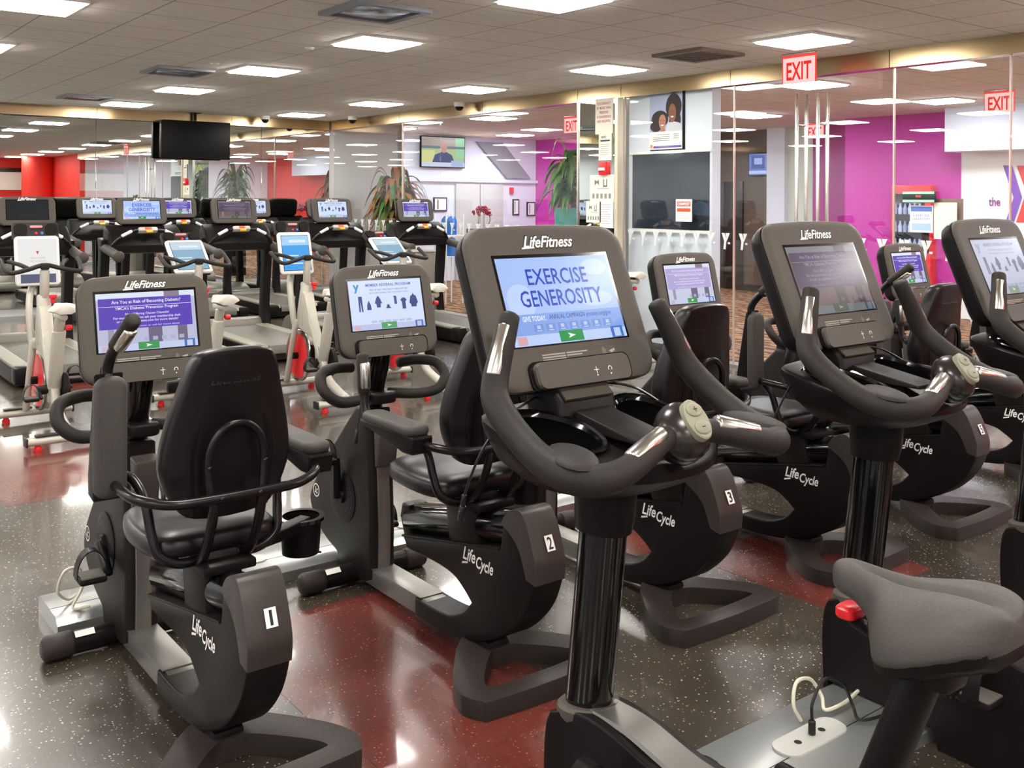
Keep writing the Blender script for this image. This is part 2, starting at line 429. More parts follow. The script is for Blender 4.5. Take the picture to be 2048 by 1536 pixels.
def make_recumbent(label, loc, group):
    t = thing('recumbent_bike', label, 'exercise bike', loc, 0, group)
    # tail: pod, curved spine and side panel
    out = smooth([(.165, .462, 's'), (.145, .565), (.105, .615), (.055, .628), (.018, .595), (-.018, .52), (-.038, .455), (-.034, .385),
                  (.02, .272), (.13, .165), (.27, .092), (.40, .052), (.55, .035), (.74, .03, 's'), (.74, .105, 's'),
                  (.60, .105), (.49, .118), (.40, .158), (.345, .212, 's'), (.39, .243), (.46, .277), (.58, .290), (.80, .288, 's'), (.835, .33, 's')], 5, True)
    g = G(SHL); g.prism(out, 'x', -.066, .066, .022, 3); g.build('tail_shroud', t, 32)
    # the padded cap with the seam line
    g = G(mat('cap_plastic', '#352f2b', .4, bump=.2, bscale=400, spec=.4)); cap = smooth([(.115, .612), (.055, .632), (.014, .598), (-.022, .522), (-.043, .455), (-.039, .39, 's'), (.01, .40, 's'), (.06, .50), (.155, .56, 's'), (.147, .575)], 5, True)
    g.prism(cap, 'x', -.069, .069, .034, 4)
    g.use(INK); 
    for s in (-1, 1): g.ell((s*.055, -.027, .437), (.006, .006, .006), n=8)
    g.build('tail_cap', t, 32)
    g = G(BEAM); g.box((0, .98, .068), (.105, .62, .075), .008); g.box((0, 1.0, .108), (.11, .58, .004), .001); g.build('frame_beam', t)
    g = G(GLO); a, b = V((0, .84, .392)), V((0, .10, .545)); g.tube([a, b], .062, 22, dome=True)
    g.use(SHL); g.prism([(.79, .30), (.85, .32), (.885, .40), (.87, .455), (.82, .455), (.80, .38)], 'x', -.05, .05, .012)
    g.use(BLK); g.prism([(.835, .328), (.17, .458), (.17, .466), (.835, .337)], 'x', -.07, .07, .002)
    g.build('seat_rail', t)
    # front drive shroud and mast
    sh = smooth([(1.10, .06, 's'), (1.10, .30), (1.115, .52), (1.14, .80, 's'), (1.25, .80, 's'), (1.35, .705), (1.50, .555), (1.625, .42), (1.70, .315),
                 (1.69, .235), (1.57, .14), (1.43, .092, 's'), (1.40, .03, 's'), (1.17, .03, 's')], 5, True)
    g = G(BLK); g.prism(sh, 'x', -.062, .062, .024, 3); g.build('drive_shroud', t, 32)
    g = G(BEAM); g.prism([(1.092, .09), (1.088, .30), (1.103, .52), (1.12, .70), (1.135, .70), (1.115, .52), (1.10, .30), (1.104, .09)], 'x', -.030, .030, .004); g.build('shroud_spine', t)
    for s in (-1, 1):
        g = G(SHL); g.lathe([(.118, s*.055), (.118, s*.066), (.105, s*.070), (.04, s*.071)], (0, 1.36, .37), 'x', 32)
        g.use(INK)
        for i in range(26):
            for rr in (.07, .095):
                aa = 2*math.pi*(i+(.5 if rr > .08 else 0))/26; g.ell((s*.0705, 1.36+rr*math.cos(aa), .37+rr*math.sin(aa)), (.0012, .0045, .0045), n=6)
        g.build('crank_cover', t)
    crank_set(t, (0, 1.36, .37))
    g = G(GLO); g.tube(smooth([(0, 1.23, .74), (0, 1.20, .88), (0, 1.155, 1.0), (0, 1.135, 1.08)], 4), .048, 18, flat=(1, 1.25)); g.build('mast', t)
    g = G(mat('pocket_plastic', '#3a3531', .45, spec=.3)); g.prism([(1.115, .755), (1.05, .745), (1.045, .735), (1.075, .56), (1.10, .55)], 'x', -.048, .048, .008)
    g.use(INK)
    for i in range(4): g.box((0, 1.060+.0028*i, .735-.028*i), (.06, .006, .010), .002)
    g.build('accessory_pocket', t)
    # looped front handlebar
    for s in (-1, 1):
        g = G(FOAM); g.tube(smooth([(s*.05, 1.15, .86), (s*.16, 1.09, .855), (s*.25, 1.06, .87), (s*.305, 1.08, .92), (s*.29, 1.13, .975), (s*.21, 1.17, .99), (s*.12, 1.18, .985)], 5), .024, 12)
        g.build('handlebar', t)
    g = G(SHL); g.prism(rrect(.12, .10, .03, 4, 0, 1.13), 'z', .825, .875, .012); g.build('handlebar_clamp', t)
    # feet
    ft = [V(p) for p in smooth([(-.055, .40), (.055, .40, 's'), (.14, .33), (.27, .16), (.315, .06), (.318, .01), (.29, -.045), (.26, -.06), (0, -.075), (-.26, -.06), (-.29, -.045), (-.318, .01), (-.315, .06), (-.27, .16), (-.14, .33, 's')], 4, True)]
    ho = [V(p) for p in smooth([(0, .235), (.06, .225), (.17, .11), (.215, .04), (.19, .018), (0, .008), (-.19, .018), (-.215, .04), (-.17, .11), (-.06, .225)], 4, True)]
    g = G(FOOT); g.prism(ft, 'z', .0, .068, .014, 3, holes=[ho]); g.use(SHL); g.box((0, .33, .06), (.105, .16, .06), .02); g.build('rear_foot', t, 40)
    g = G(SHL); g.tube([(-.30, 1.27, .048), (.30, 1.27, .048)], .042, 16, dome=False); g.use(FOOT)
    for s in (-1, 1): g.tube([(s*.30, 1.27, .048), (s*.215, 1.27, .048)], .047, 16); 
    g.use(WHT); decal(g, (-.17, 1.243, .086), (1, 0, 0), (0, 1, .8), lambda q: q.rect(-.035, -.012, .035, .014))
    g.build('front_foot', t)
    # seat assembly, drawn with the back plane at y = .27
    g = G(BLK); g.box((0, .40, .51), (.14, .20, .20), .03, Matrix.Rotation(rad(-11.5), 4, 'X')); g.use(SHL); g.box((0, .38, .585), (.17, .26, .03), .008); g.build('carriage', t)
    cu = smooth([(-.10, .02), (-.18, .04), (-.213, .13), (-.21, .30), (-.17, .44), (-.07, .475), (0, .45), (.07, .475), (.17, .44), (.21, .30), (.213, .13), (.18, .04), (.10, .02)], 4, True)
    g = G(VIN); rr = [[V((p[0]*k, .30+.22*0+(p[1]-.24)*k+.24+.01, z)) for p in cu] for k, z in ((.94, .615), (.99, .622), (1, .640), (.985, .664), (.90, .680), (.6, .684))]
    g.loft(rr); g.build('seat_cushion', t, 60)
    bk = smooth([(-.10, .745), (-.165, .80), (-.203, .90), (-.19, 1.02), (-.155, 1.15), (-.128, 1.235), (-.09, 1.262), (0, 1.268), (.09, 1.262), (.128, 1.235), (.155, 1.15), (.19, 1.02), (.203, .90), (.165, .80), (.10, .745)], 4, True)
    def by(z, x): return .325 - .055*(z-.75)/.5 - .25*(z-.95)**2 + .35*x*x
    g = G(VIN)
    g.loft([[V((p[0]*k, by(.99+(p[1]-.99)*k, p[0]*k)+d, .99+(p[1]-.99)*k)) for p in bk] for k, d in ((.55, -.054), (.93, -.052), (.98, -.047), (1.0, -.034), (1.0, -.008), (.99, .016), (.95, .032), (.85, .04), (.5, .03))])
    g.use(SHL)
    for i, hw, rr_ in ((0, .115, .0),):
        arch = [(-.095, .76), (-.105, .88), (-.10, .97), (-.07, 1.03), (0, 1.055), (.07, 1.03), (.10, .97), (.105, .88), (.095, .76)]
        pts = smooth([(p[0], p[1]) for p in arch], 4)
        g.loft([[V((p[0]*1.32, by(p[1], .1)-.052, .76+(p[1]-.76)*1.18)), V((p[0]*1.22, by(p[1], .1)-.060, .76+(p[1]-.76)*1.13)), V((p[0]*1.08, by(p[1], .1)-.054, .76+(p[1]-.76)*1.03))] for p in pts], cap=False, closed=False)
    bkr = g.build('backrest', t, 50)
    g = G(mat('embossed', '#2c2829', .3)); g.M = plane((0, by(1.17, 0)-.0525, 1.17), (1, 0, 0), (0, .02, 1)); g.text('LifeFitness', 0, 0, .16, .022, 0, .35, .01); g.build('embossed_logo', bkr, recalc=False)
    g = G(TUB); r = .0155
    # cross bar with returning side loops
    g.tube(smooth([(-.30, .47, .86), (-.305, .36, .855), (-.285, .25, .845), (-.21, .195, .83), (-.10, .185, .825), (.10, .185, .825), (.21, .195, .83), (.285, .25, .845), (.305, .36, .855), (.30, .47, .86)], 5), r, 12)
    for s in (-1, 1):
        g.tube(smooth([(s*.30, .47, .865), (s*.275, .50, .865), (s*.235, .46, .85), (s*.215, .40, .79), (s*.205, .37, .70), (s*.19, .35, .635), (s*.13, .34, .600), (s*.05, .34, .600)], 5), r, 12)
        g.tube(smooth([(s*.075, .19, .825), (s*.075, .215, .74), (s*.075, .27, .64), (s*.07, .32, .60)], 5), r, 12)
        g.ell((s*.06, .168, .826), (.008, .006, .008), n=8)
    g.tube(smooth([(-.078, .205, .80), (-.088, .212, .92), (-.075, .205, .99), (-.04, .202, 1.03), (0, .201, 1.04), (.04, .202, 1.03), (.075, .205, .99), (.088, .212, .92), (.078, .205, .80)], 5), .012, 10)
    g.use(GLO)
    for s in (-1, 1): g.ell((s*.088, .196, .915), (.007, .004, .007), n=8)
    g.build('seat_frame', t)
    for s in (-1, 1):
        g = G(SHL)
        g.prism([(.0, .0), (.01, -.055), (.07, -.058), (.29, -.02), (.375, -.004), (.385, .008), (.005, .008)], 'x', -.043, .043, .008)
        g.use(PAD); g.prism(rrect(.098, .365, .036, 5, 0, .195), 'z', .004, .042, .016, 4)
        a = g.build('armrest', t, loc=(s*.315, .27, .875))
        g = G(TUB); pa = smooth([(0, -.03, -.004), (0, .01, .0), (0, .035, .03), (0, .048, .075), (0, .052, .12)], 4); g.tube(pa, .017, 12)
        g.use(FOAM); g.tube([(0, .052, .10), (0, .064, .24)], .024, 14)
        h = g.build('hand_grip', a, loc=(0, .375, .0))
        g = G(CHR); g.tube([(0, .038, .12), (0, .046, .21)], .020, 10); g.build('pulse_contact', h)
    g = G(SHL); g.prism([(.04, .40), (.30, .49), (.42, .56), (.40, .60), (.28, .545), (.04, .45)], 'z', .545, .585, .006)
    g.lathe([(.0, .0), (.066, .0), (.074, .125), (.066, .125), (.060, .02), (.0, .02)], (.40, .60, .45), 'z', 24, cap=False)
    g.use(GLO); g.lathe([(.066, .120), (.086, .120), (.086, .132), (.066, .132), (.066, .120)], (.40, .60, .45), 'z', 28, cap=False)
    g.build('cup_holder', t)
    return t
def finish_recumbent(t, num, kind, slide, left_up, right_up, ang):
    body = console(t, (.012, 1.10, 1.232), rad(14), kind, .485, .388, .366, .216, .028)
    lg = script_logo(t, (-.0675, .305, .375), (0, -1, 0), (0, -.08, 1), .205)
    badge(t, (-.0635, 1.625, .335), (0, -1, 0), (0, 0, 1))
    if num:
        g = G(WHT); g.M = plane((0.008, -.0245, .522), (1, 0, 0), (0, .46, 1)); g.rect(-.018, -.027, .018, .027, .003); g.use(INK); g.text(num, 0, 0, .009 if num == '1' else .021, .042, .004, 0, 0 if num == '1' else .012)
        g.build('number_plate', t, recalc=False)
    n = 0
    for c in kids(t):
        st = c.name.split('.')[0]
        if st in SEATPARTS: c.location.y += slide; c.location.z -= slide*.2
        if st == 'armrest':
            if left_up if c.location.x < 0 else right_up:
                c.rotation_euler = (rad(90), 0, 0); c.location.y += .165; c.location.z -= .07
                for k in kids(c): k.rotation_euler = (rad(-33), rad(8), 0)
    turn_crank(t, ang)
# ------------------------------------------------------------------ upright bike (local: y = 0 at the front of the shroud, rider sits at -y)
def mirror(p, s): return (p[0]*s, p[1], p[2])
def make_upright(label, loc, group):
    t = thing('upright_bike', label, 'exercise bike', loc, 0, group)
    sh = smooth([(.0, .06, 's'), (.005, .20), (-.002, .30), (-.02, .345, 's'), (-.13, .385), (-.26, .385), (-.42, .36), (-.62, .36), (-.80, .31), (-.93, .20), (-1.0, .08, 's'), (-1.0, .0, 's'), (-.42, .0, 's'), (-.40, .064, 's'), (-.018, .064, 's'), (-.014, .0, 's'), (.0, .0, 's')], 5, True)
    g = G(SHL); g.prism(sh, 'x', -.078, .078, .024, 3); g.build('drive_shroud', t, 32)
    g = G(BEAM)
    top = smooth([(-.15, .388), (-.28, .388), (-.45, .36), (-.62, .362)], 5)
    g.loft([[V((-.05, q[0], q[1]-.004)), V((-.046, q[0], q[1]+.006)), V((.046, q[0], q[1]+.006)), V((.05, q[0], q[1]-.004))] for q in top]); g.build('top_cover', t)
    for s in (-1, 1):
        g = G(SHL); g.lathe([(.096, s*.07), (.096, s*.082), (.088, s*.086), (.04, s*.087)], (0, -.45, .262), 'x', 32)
        g.use(INK)
        for i in range(24):
            for rr in (.055, .076):
                aa = 2*math.pi*(i+(.5 if rr > .08 else 0))/24; g.ell((s*.0865, -.45+rr*math.cos(aa), .262+rr*math.sin(aa)), (.0012, .0045, .0045), n=6)
        g.build('crank_cover', t)
    crank_set(t, (0, -.45, .262), arm=.16, x=.09)
    g = G(BEZ)
    def oval(a, b, cy, z, n=24, sl=0): return [V((a*math.cos(2*math.pi*k/n), cy+b*math.sin(2*math.pi*k/n), z+sl*math.sin(2*math.pi*k/n))) for k in range(n)]
    g.loft([oval(.078, .088, -.092, .345, sl=-.01), oval(.082, .092, -.092, .36, sl=-.012), oval(.082, .092, -.094, .375, sl=-.012), oval(.074, .083, -.095, .384, sl=-.012)]); g.build('post_collar', t)
    g = G(GLO); g.loft([oval(.056, .072, -.09, .35), oval(.056, .072, -.155, .93)]); g.build('post', t)
    g = G(SHL); g.loft([oval(.066, .084, -.146, .855), oval(.072, .09, -.152, .90), oval(.078, .094, -.158, 1.02)])
    def bowl(a, b, cy, z): return [V((q[0], q[1], z+.2*(q[1]+.17)*min(1, max(0, (z-.99)/.1)))) for q in smooth([(-a*.75, cy+b), (-a, cy+b*.45), (-a*.98, cy-b*.2), (-a*.72, cy-b*.75), (-a*.3, cy-b), (a*.3, cy-b), (a*.72, cy-b*.75), (a*.98, cy-b*.2), (a, cy+b*.45), (a*.75, cy+b)], 4, True)]
    g.loft([bowl(.10, .10, -.16, .975), bowl(.20, .15, -.17, .995), bowl(.265, .20, -.175, 1.04), bowl(.292, .235, -.175, 1.095), bowl(.292, .235, -.175, 1.112), bowl(.284, .227, -.175, 1.118)])
    body = g.build('tray', t, 45)
    g = G(SHL); g.prism([(.03, 1.10), (.06, 1.16), (.07, 1.30), (.03, 1.33), (-.02, 1.25), (-.085, 1.19), (-.10, 1.10)], 'x', -.105, .105, .02)
    g.use(BEZ); g.prism([(-.095, 1.196), (-.06, 1.222), (-.055, 1.215), (-.09, 1.19)], 'x', -.085, .085, .002)
    g.use(BLK); g.prism([(-.10, 1.118), (-.10, 1.165), (-.34, 1.128), (-.345, 1.118)], 'x', -.062, .062, .006)
    g.build('console_neck', t)
    for s in (-1, 1):
        el = lambda a, b, z: [V((s*.168+1.2*a*math.cos(2*math.pi*k/26)+s*.02*math.sin(2*math.pi*k/26), -.15+1.1*b*math.sin(2*math.pi*k/26), z+.22*(.02+1.1*b*math.sin(2*math.pi*k/26)))) for k in range(26)]
        g = G(GLO); g.loft([el(.078, .112, 1.117), el(.082, .117, 1.124), el(.090, .126, 1.132), el(.086, .122, 1.136), el(.077, .111, 1.133), el(.072, .105, 1.122)], cap=False)
        g.use(mat('cup_inside', '#060606', .9, spec=0)); g.f([g.v(p) for p in el(.073, .106, 1.1225)]); g.build('cup_well', t)
    # handlebar
    hb = [(.265, -.08, 1.425), (.30, -.098, 1.35), (.335, -.115, 1.27), (.352, -.15, 1.222), (.358, -.24, 1.165), (.357, -.34, 1.122), (.34, -.43, 1.105), (.28, -.475, 1.108), (.18, -.468, 1.132), (.09, -.44, 1.155), (.0, -.425, 1.165)]
    rr = [.027, .030, .034, .036, .0345, .036, .037, .035, .030, .029, .028]
    L = smooth([(-p[0], p[1], p[2]) for p in hb], 5); Rr = smooth([(q, 0) for q in rr], 5); rv = [q[0] for q in Rr]
    full = L + [V((-p[0], p[1], p[2])) for p in reversed(L[:-1])]; rf = rv + list(reversed(rv[:-1]))
    g = G(FOAM); g.tube(full, rf, 16)
    for s in (-1, 1): g.ell((s*.317, -.385, 1.141), (.055, .088, .015), Matrix.Rotation(s*rad(18), 4, 'Z') @ Matrix.Rotation(rad(6), 4, 'X'))
    h = g.build('handlebar', t, 60)
    for s in (-1, 1):
        g = G(CHR); g.tube([(s*.282, -.090, 1.40), (s*.338, -.117, 1.29)], .0235, 12); g.build('pulse_contact', h)
        g = G(CHR); g.tube([(s*.215, -.472, 1.140), (s*.100, -.447, 1.172)], .0225, 12); g.build('pulse_contact', h)
    q = Matrix.Rotation(rad(52), 4, 'X')
    g = G(mat('hub_black', '#231d1b', .25)); g.ell((0, -.425, 1.162), (.076, .074, .058), q, 22); g.ell((.01, -.41, 1.135), (.062, .062, .058))
    hub = g.build('resistance_control', t, 60)
    M = Matrix.Translation((0, -.425, 1.164)) @ q @ Matrix.Translation((0, 0, .008))
    g = G(KEY); g.M = M
    eo = lambda a, b, z: [V((a*math.cos(2*math.pi*k/24), b*math.sin(2*math.pi*k/24), z)) for k in range(24)]
    g.loft([eo(.036, .052, .035), eo(.036, .052, .0525), eo(.033, .049, .055)])
    for s in (-1, 1): g.loft([[p+V((0, s*.023, 0)) for p in eo(a, b, z)] for a, b, z in ((.026, .0175, .054), (.026, .0175, .058), (.023, .015, .060))])
    g.use(INK); g.rect(-.007, .0215, .007, .0245, .0605); g.rect(-.0015, .016, .0015, .030, .0605); g.rect(-.006, -.0245, .006, -.0215, .0605)
    g.build('keypad', hub)
    # saddle
    prof = [(-.858, .014, .975, .015), (-.864, .026, .982, .034), (-.885, .036, .987, .046), (-.925, .042, .987, .054), (-.962, .058, .984, .072), (-.998, .102, .980, .098), (-1.03, .142, .980, .108), (-1.07, .158, .984, .104), (-1.115, .158, .990, .092), (-1.155, .146, .993, .078), (-1.19, .118, .990, .062), (-1.212, .082, .982, .048), (-1.224, .04, .970, .032)]
    g = G(PAD); rings = []
    for (y, hw, zt, dr) in smooth_rows(prof, 3):
        r_ = []; gr = .020*max(0, min(1, (-.895-y)/.05))*max(0, min(1, (y+1.20)/.05))
        for k in range(49):
            u = -1+2*k/48; a = abs(u)
            x = hw*math.sin(u*math.pi/2)**1 if a < 1 else hw*u
            lobe = .010*math.sin(min(1, a/.7)*math.pi)*max(0, min(1, (-1.0-y)/.1))
            z = zt - dr*a**2.6 + lobe - gr*math.exp(-(x/.012)**2)
            r_.append(V((x, y, z)))
        r_ += [V((hw*.9, y, zt-dr-.012)), V((-hw*.9, y, zt-dr-.012))]
        rings.append(r_)
    g.loft(rings)
    sd = g.build('saddle', t, 60)
    g = G(SHL); rings = []
    for (y, hw, zt, dr) in prof[4:-1]:
        rings.append([V((hw*k, y, zt-dr+z)) for k, z in ((-.985, .002), (-.95, -.022), (-.6, -.042), (.6, -.042), (.95, -.022), (.985, .002))])
    g.loft(rings); g.build('saddle_shell', sd)
    g = G(SHL); g.tube([(0, -1.07, .875), (0, -.965, .60), (0, -.87, .36)], .043, 16, flat=(.85, 1.25), up=(0, 1, 0))
    g.use(BLK); g.box((0, -1.04, .84), (.085, .16, .07), .015); g.build('seat_post', t)
    g = G(SHL); g.tube([(0, -1.0, .84), (0, -.945, .855), (0, -.90, .866)], .013, 10, flat=(.8, 1.5)); lv = g.build('seat_lever', t)
    g = G(RED); g.loft([[V((q_[0], q_[1]-.888, z)) for q_ in rrect(.058*k, .044*k, .014, 5)] for k, z in ((.9, .872), (1, .876), (1, .891), (.8, .896))]); g.build('lever_cap', lv)
    g = G(SHL)
    g.tube([(-.27, -.97, .041), (.27, -.97, .041)], .04, 16)
    g.build('floor_bar', t)
    return t
def smooth_rows(rows, n):
    out = []
    for i in range(len(rows)-1):
        p0 = rows[max(0, i-1)]; p1 = rows[i]; p2 = rows[i+1]; p3 = rows[min(len(rows)-1, i+2)]
        for k in range(n):
            t = k/n
            out.append(tuple(0.5*((2*b)+(c-a)*t+(2*a-5*b+4*c-d)*t*t+(3*b-a-3*c+d)*t**3) for a, b, c, d in zip(p0, p1, p2, p3)))
    out.append(rows[-1]); return out
def finish_upright(t, kind, ang):
    console(t, (.005, .03, 1.43), rad(23), kind)
    script_logo(t, (-.0795, -.41, .265), (0, -1, 0), (0, -.05, 1), .17)
    turn_crank(t, ang)

# ------------------------------------------------------------------ treadmill (local: y = 0 at the console, runner walks towards +y)
def make_treadmill(label, loc, group):
    t = thing('treadmill', label, 'treadmill', loc, 0, group)
    g = G(SHL)
    g.prism([(-1.62, .03), (-1.60, .17), (.02, .20), (.02, .03)], 'x', -.43, .43, .012); g.build('deck_frame', t)
    g = G(mat('running_belt', '#5a564e', .45, bump=.3, bscale=80)); g.prism([(-1.64, .10), (-1.635, .155), (-1.61, .183), (-1.57, .188), (.05, .206), (.05, .12), (-1.60, .08)], 'x', -.265, .265, .004); g.build('running_belt', t)
    for s in (-1, 1):
        g = G(mat('deck_rail', '#8b8779', .38, metal=.3)); g.prism([(-1.63, .15), (-1.60, .192), (.15, .218), (.15, .15)], 'x', s*.27, s*.42, .012); g.build('foot_rail', t)
        g = G(SHL); g.box((s*.37, -1.58, .12), (.14, .16, .15), .03); g.build('rear_cap', t)
    hood = smooth([(.02, .12, 's'), (.03, .24), (.10, .285), (.30, .27), (.50, .20), (.56, .10), (.55, .04, 's'), (.02, .04, 's')], 4, True)
    g = G(mat('hood_grey', '#77736a', .35, metal=.2)); g.prism(hood, 'x', -.42, .42, .03); g.build('motor_hood', t, 45)
    for s in (-1, 1):
        g = G(SHL); g.prism([(-.06, .10), (.16, .10), (.13, .30), (.06, 1.12), (.10, 1.28), (-.08, 1.26), (-.07, 1.10), (.0, .45), (-.03, .26)], 'x', s*.36, s*.455, .015); g.build('upright', t)
    g = G(SHL); g.prism([(-.20, 1.12), (-.21, 1.20), (-.10, 1.36), (.02, 1.42), (.09, 1.34), (.10, 1.16), (.0, 1.10)], 'x', -.40, .40, .03); g.build('dashboard', t)
    for s in (-1, 1):
        g = G(PAD); g.tube(smooth([(s*.405, .06, 1.18), (s*.41, -.10, 1.165), (s*.41, -.30, 1.135), (s*.41, -.56, 1.10)], 4), [.05]*12+[.062], 14); g.build('side_handrail', t)
        g = G(TUB); g.tube(smooth([(s*.09, -.20, 1.365), (s*.20, -.235, 1.345), (s*.31, -.23, 1.28), (s*.385, -.19, 1.19)], 4), .018, 10); h = g.build('front_handle', t)
        g = G(WHP); g.tube([(s*.185, -.24, 1.357), (s*.285, -.243, 1.306)], .019, 10); g.build('pulse_contact', h)
    g = G(mat('key_cluster', '#b9b5ad', .4)); g.box((0, -.205, 1.365), (.215, .07, .055), .02, Matrix.Rotation(rad(-40), 4, 'X'))
    g.use(mat('key_orange', '#e2572b', .4)); g.box((0, -.224, 1.382), (.075, .03, .03), .006, Matrix.Rotation(rad(-40), 4, 'X'))
    g.use(mat('key_yellow', '#f0b11c', .4)); g.box((0.01, -.245, 1.352), (.07, .025, .03), .006, Matrix.Rotation(rad(-40), 4, 'X'))
    g.build('control_keys', t)
    return t
def finish_treadmill(t, kind):
    console(t, (0, .0, 1.575), rad(12), kind, .555, .30, .40, .205, .012, ledge=False)

# ------------------------------------------------------------------ indoor spin bike with a tablet display (local: y = 0 at the rear foot)
def make_spinner(label, loc, group):
    t = thing('spin_bike', label, 'spin bike', loc, 0, group)
    for y, nm in ((0, 'rear_foot'), (1.05, 'front_foot')):
        g = G(SPG); g.tube([(-.27, y, .065), (.27, y, .065)], .036, 14, flat=(.8, 1.2), dome=False)
        g.use(INK)
        for s in (-1, 1): g.box((s*.275, y, .065), (.015, .085, .062), .006)
        g.use(RED)
        for s in (-1, 1): g.lathe([(.0, 0), (.028, 0), (.03, .02), (.016, .036), (.0, .036)], (s*.20, y, 0), 'z', 12)
        g.use(FOOT); g.box((-.12, y, .10), (.20, .055, .012), .004); g.build(nm, t)
    g = G(SPG)
    g.tube(smooth([(0, .02, .09), (0, .16, .13), (0, .33, .20), (0, .43, .33)], 4), .036, 12)
    g.tube([(0, .44, .30), (0, .30, .76)], .042, 14, flat=(.75, 1.15), up=(0, 1, 0))
    g.tube([(0, .42, .34), (0, .62, .66), (0, .74, .86)], .040, 14, flat=(.75, 1.2), up=(0, 1, 0))
    g.prism([(.54, .52), (.70, .90), (.79, .93), (.88, .60), (.80, .58)], 'x', -.045, .045, .012)
    g.tube([(0, .73, .62), (0, .76, .98)], .043, 14, flat=(.75, 1.2), up=(0, 1, 0))
    for s in (-1, 1): g.tube([(s*.055, .84, .64), (s*.075, .98, .10)], .026, 12)
    g.box((0, .86, .62), (.14, .10, .09), .02)
    g.prism([(.36, .24), (.44, .46), (.54, .50), (.50, .22)], 'x', -.03, .03, .01)
    fr = g.build('frame', t)
    g = G(INK); g.M = plane((-.032, .545, .545), V((0, -.52, -.82)), V((0, -.82, .52))); g.text('SPINNING', 0, 0, .34, .045, 0, .2, .02)
    g.build('lettering', fr, recalc=False)
    g = G(RED); g.lathe([(.0, -.012), (.06, -.016), (.20, -.010), (.20, .010), (.06, .016), (.0, .012)], (0, .90, .33), 'x', 36)
    g.use(CHR); g.lathe([(.20, -.014), (.228, -.014), (.232, 0), (.228, .014), (.20, .014), (.20, -.014)], (0, .90, .33), 'x', 36, cap=False)
    g.use(SHL); g.lathe([(.0, -.06), (.03, -.06), (.03, .06), (.0, .06)], (0, .90, .33), 'x', 16); g.build('flywheel', t)
    g = G(SHL); cg = smooth([(.30, .33), (.36, .43), (.46, .45), (.90, .42), (.99, .33), (.90, .25), (.46, .21), (.36, .23)], 4, True)
    g.prism(cg, 'x', .045, .085, .012); g.build('chain_guard', t)
    crank_set(t, (0, .45, .33), x=.10)
    g = G(SPG); g.tube([(0, .305, .74), (0, .275, .85)], .033, 12, flat=(.75, 1.15), up=(0, 1, 0)); g.tube([(0, .37, .875), (0, .16, .875)], .026, 12); g.build('seat_post', t)
    g = G(RED); g.lathe([(.0, 0), (.018, 0), (.022, .02), (.018, .04), (.0, .04)], (0.04, .27, .79), 'x', 12); g.build('adjust_knob', t)
    g = G(SPW); rings = []
    for (y, hw, zt) in smooth_rows([(.42, .012, .950), (.40, .024, .958), (.33, .032, .965), (.27, .05, .968), (.22, .085, .972), (.17, .108, .978), (.13, .10, .978), (.105, .055, .968)], 3):
        rings.append([V((hw*u, y, zt-.05*abs(u)**3)) for u in (-1, -.8, -.5, -.2, 0, .2, .5, .8, 1)] + [V((hw*.7, y, zt-.065)), V((-hw*.7, y, zt-.065))])
    g.loft(rings); g.use(INK); g.box((0, .24, .905), (.05, .10, .03), .008); g.build('saddle', t, 60)
    g = G(SPG); g.tube([(0, .75, .95), (0, .735, 1.17)], .030, 12, flat=(.75, 1.15), up=(0, 1, 0)); g.build('handlebar_stem', t)
    g = G(FOAM); g.tube(smooth([(-.27, .90, 1.25), (-.265, .78, 1.195), (-.235, .70, 1.165), (-.12, .72, 1.185), (0, .735, 1.215), (.12, .72, 1.185), (.235, .70, 1.165), (.265, .78, 1.195), (.27, .90, 1.25)], 4), .017, 10)
    for s in (-1, 1):
        g.tube(smooth([(s*.12, .74, 1.195), (s*.15, .84, 1.215), (s*.19, .94, 1.23), (s*.21, .96, 1.235)], 4), .016, 10)
    g.box((0, .735, 1.205), (.06, .06, .05), .012); g.build('handlebar', t)
    g = G(RED); g.lathe([(.0, 0), (.016, 0), (.016, .03), (.028, .04), (.028, .06), (.0, .06)], (0.05, .70, .93), 'z', 14); g.build('brake_knob', t)
    g = G(SPG); g.tube(smooth([(-.06, .86, .62), (-.07, .90, .80), (-.05, .98, .98), (0, 1.02, 1.12), (0, 1.0, 1.20)], 5), .032, 12, flat=(.8, 1.1)); g.build('display_arm', t)
    return t
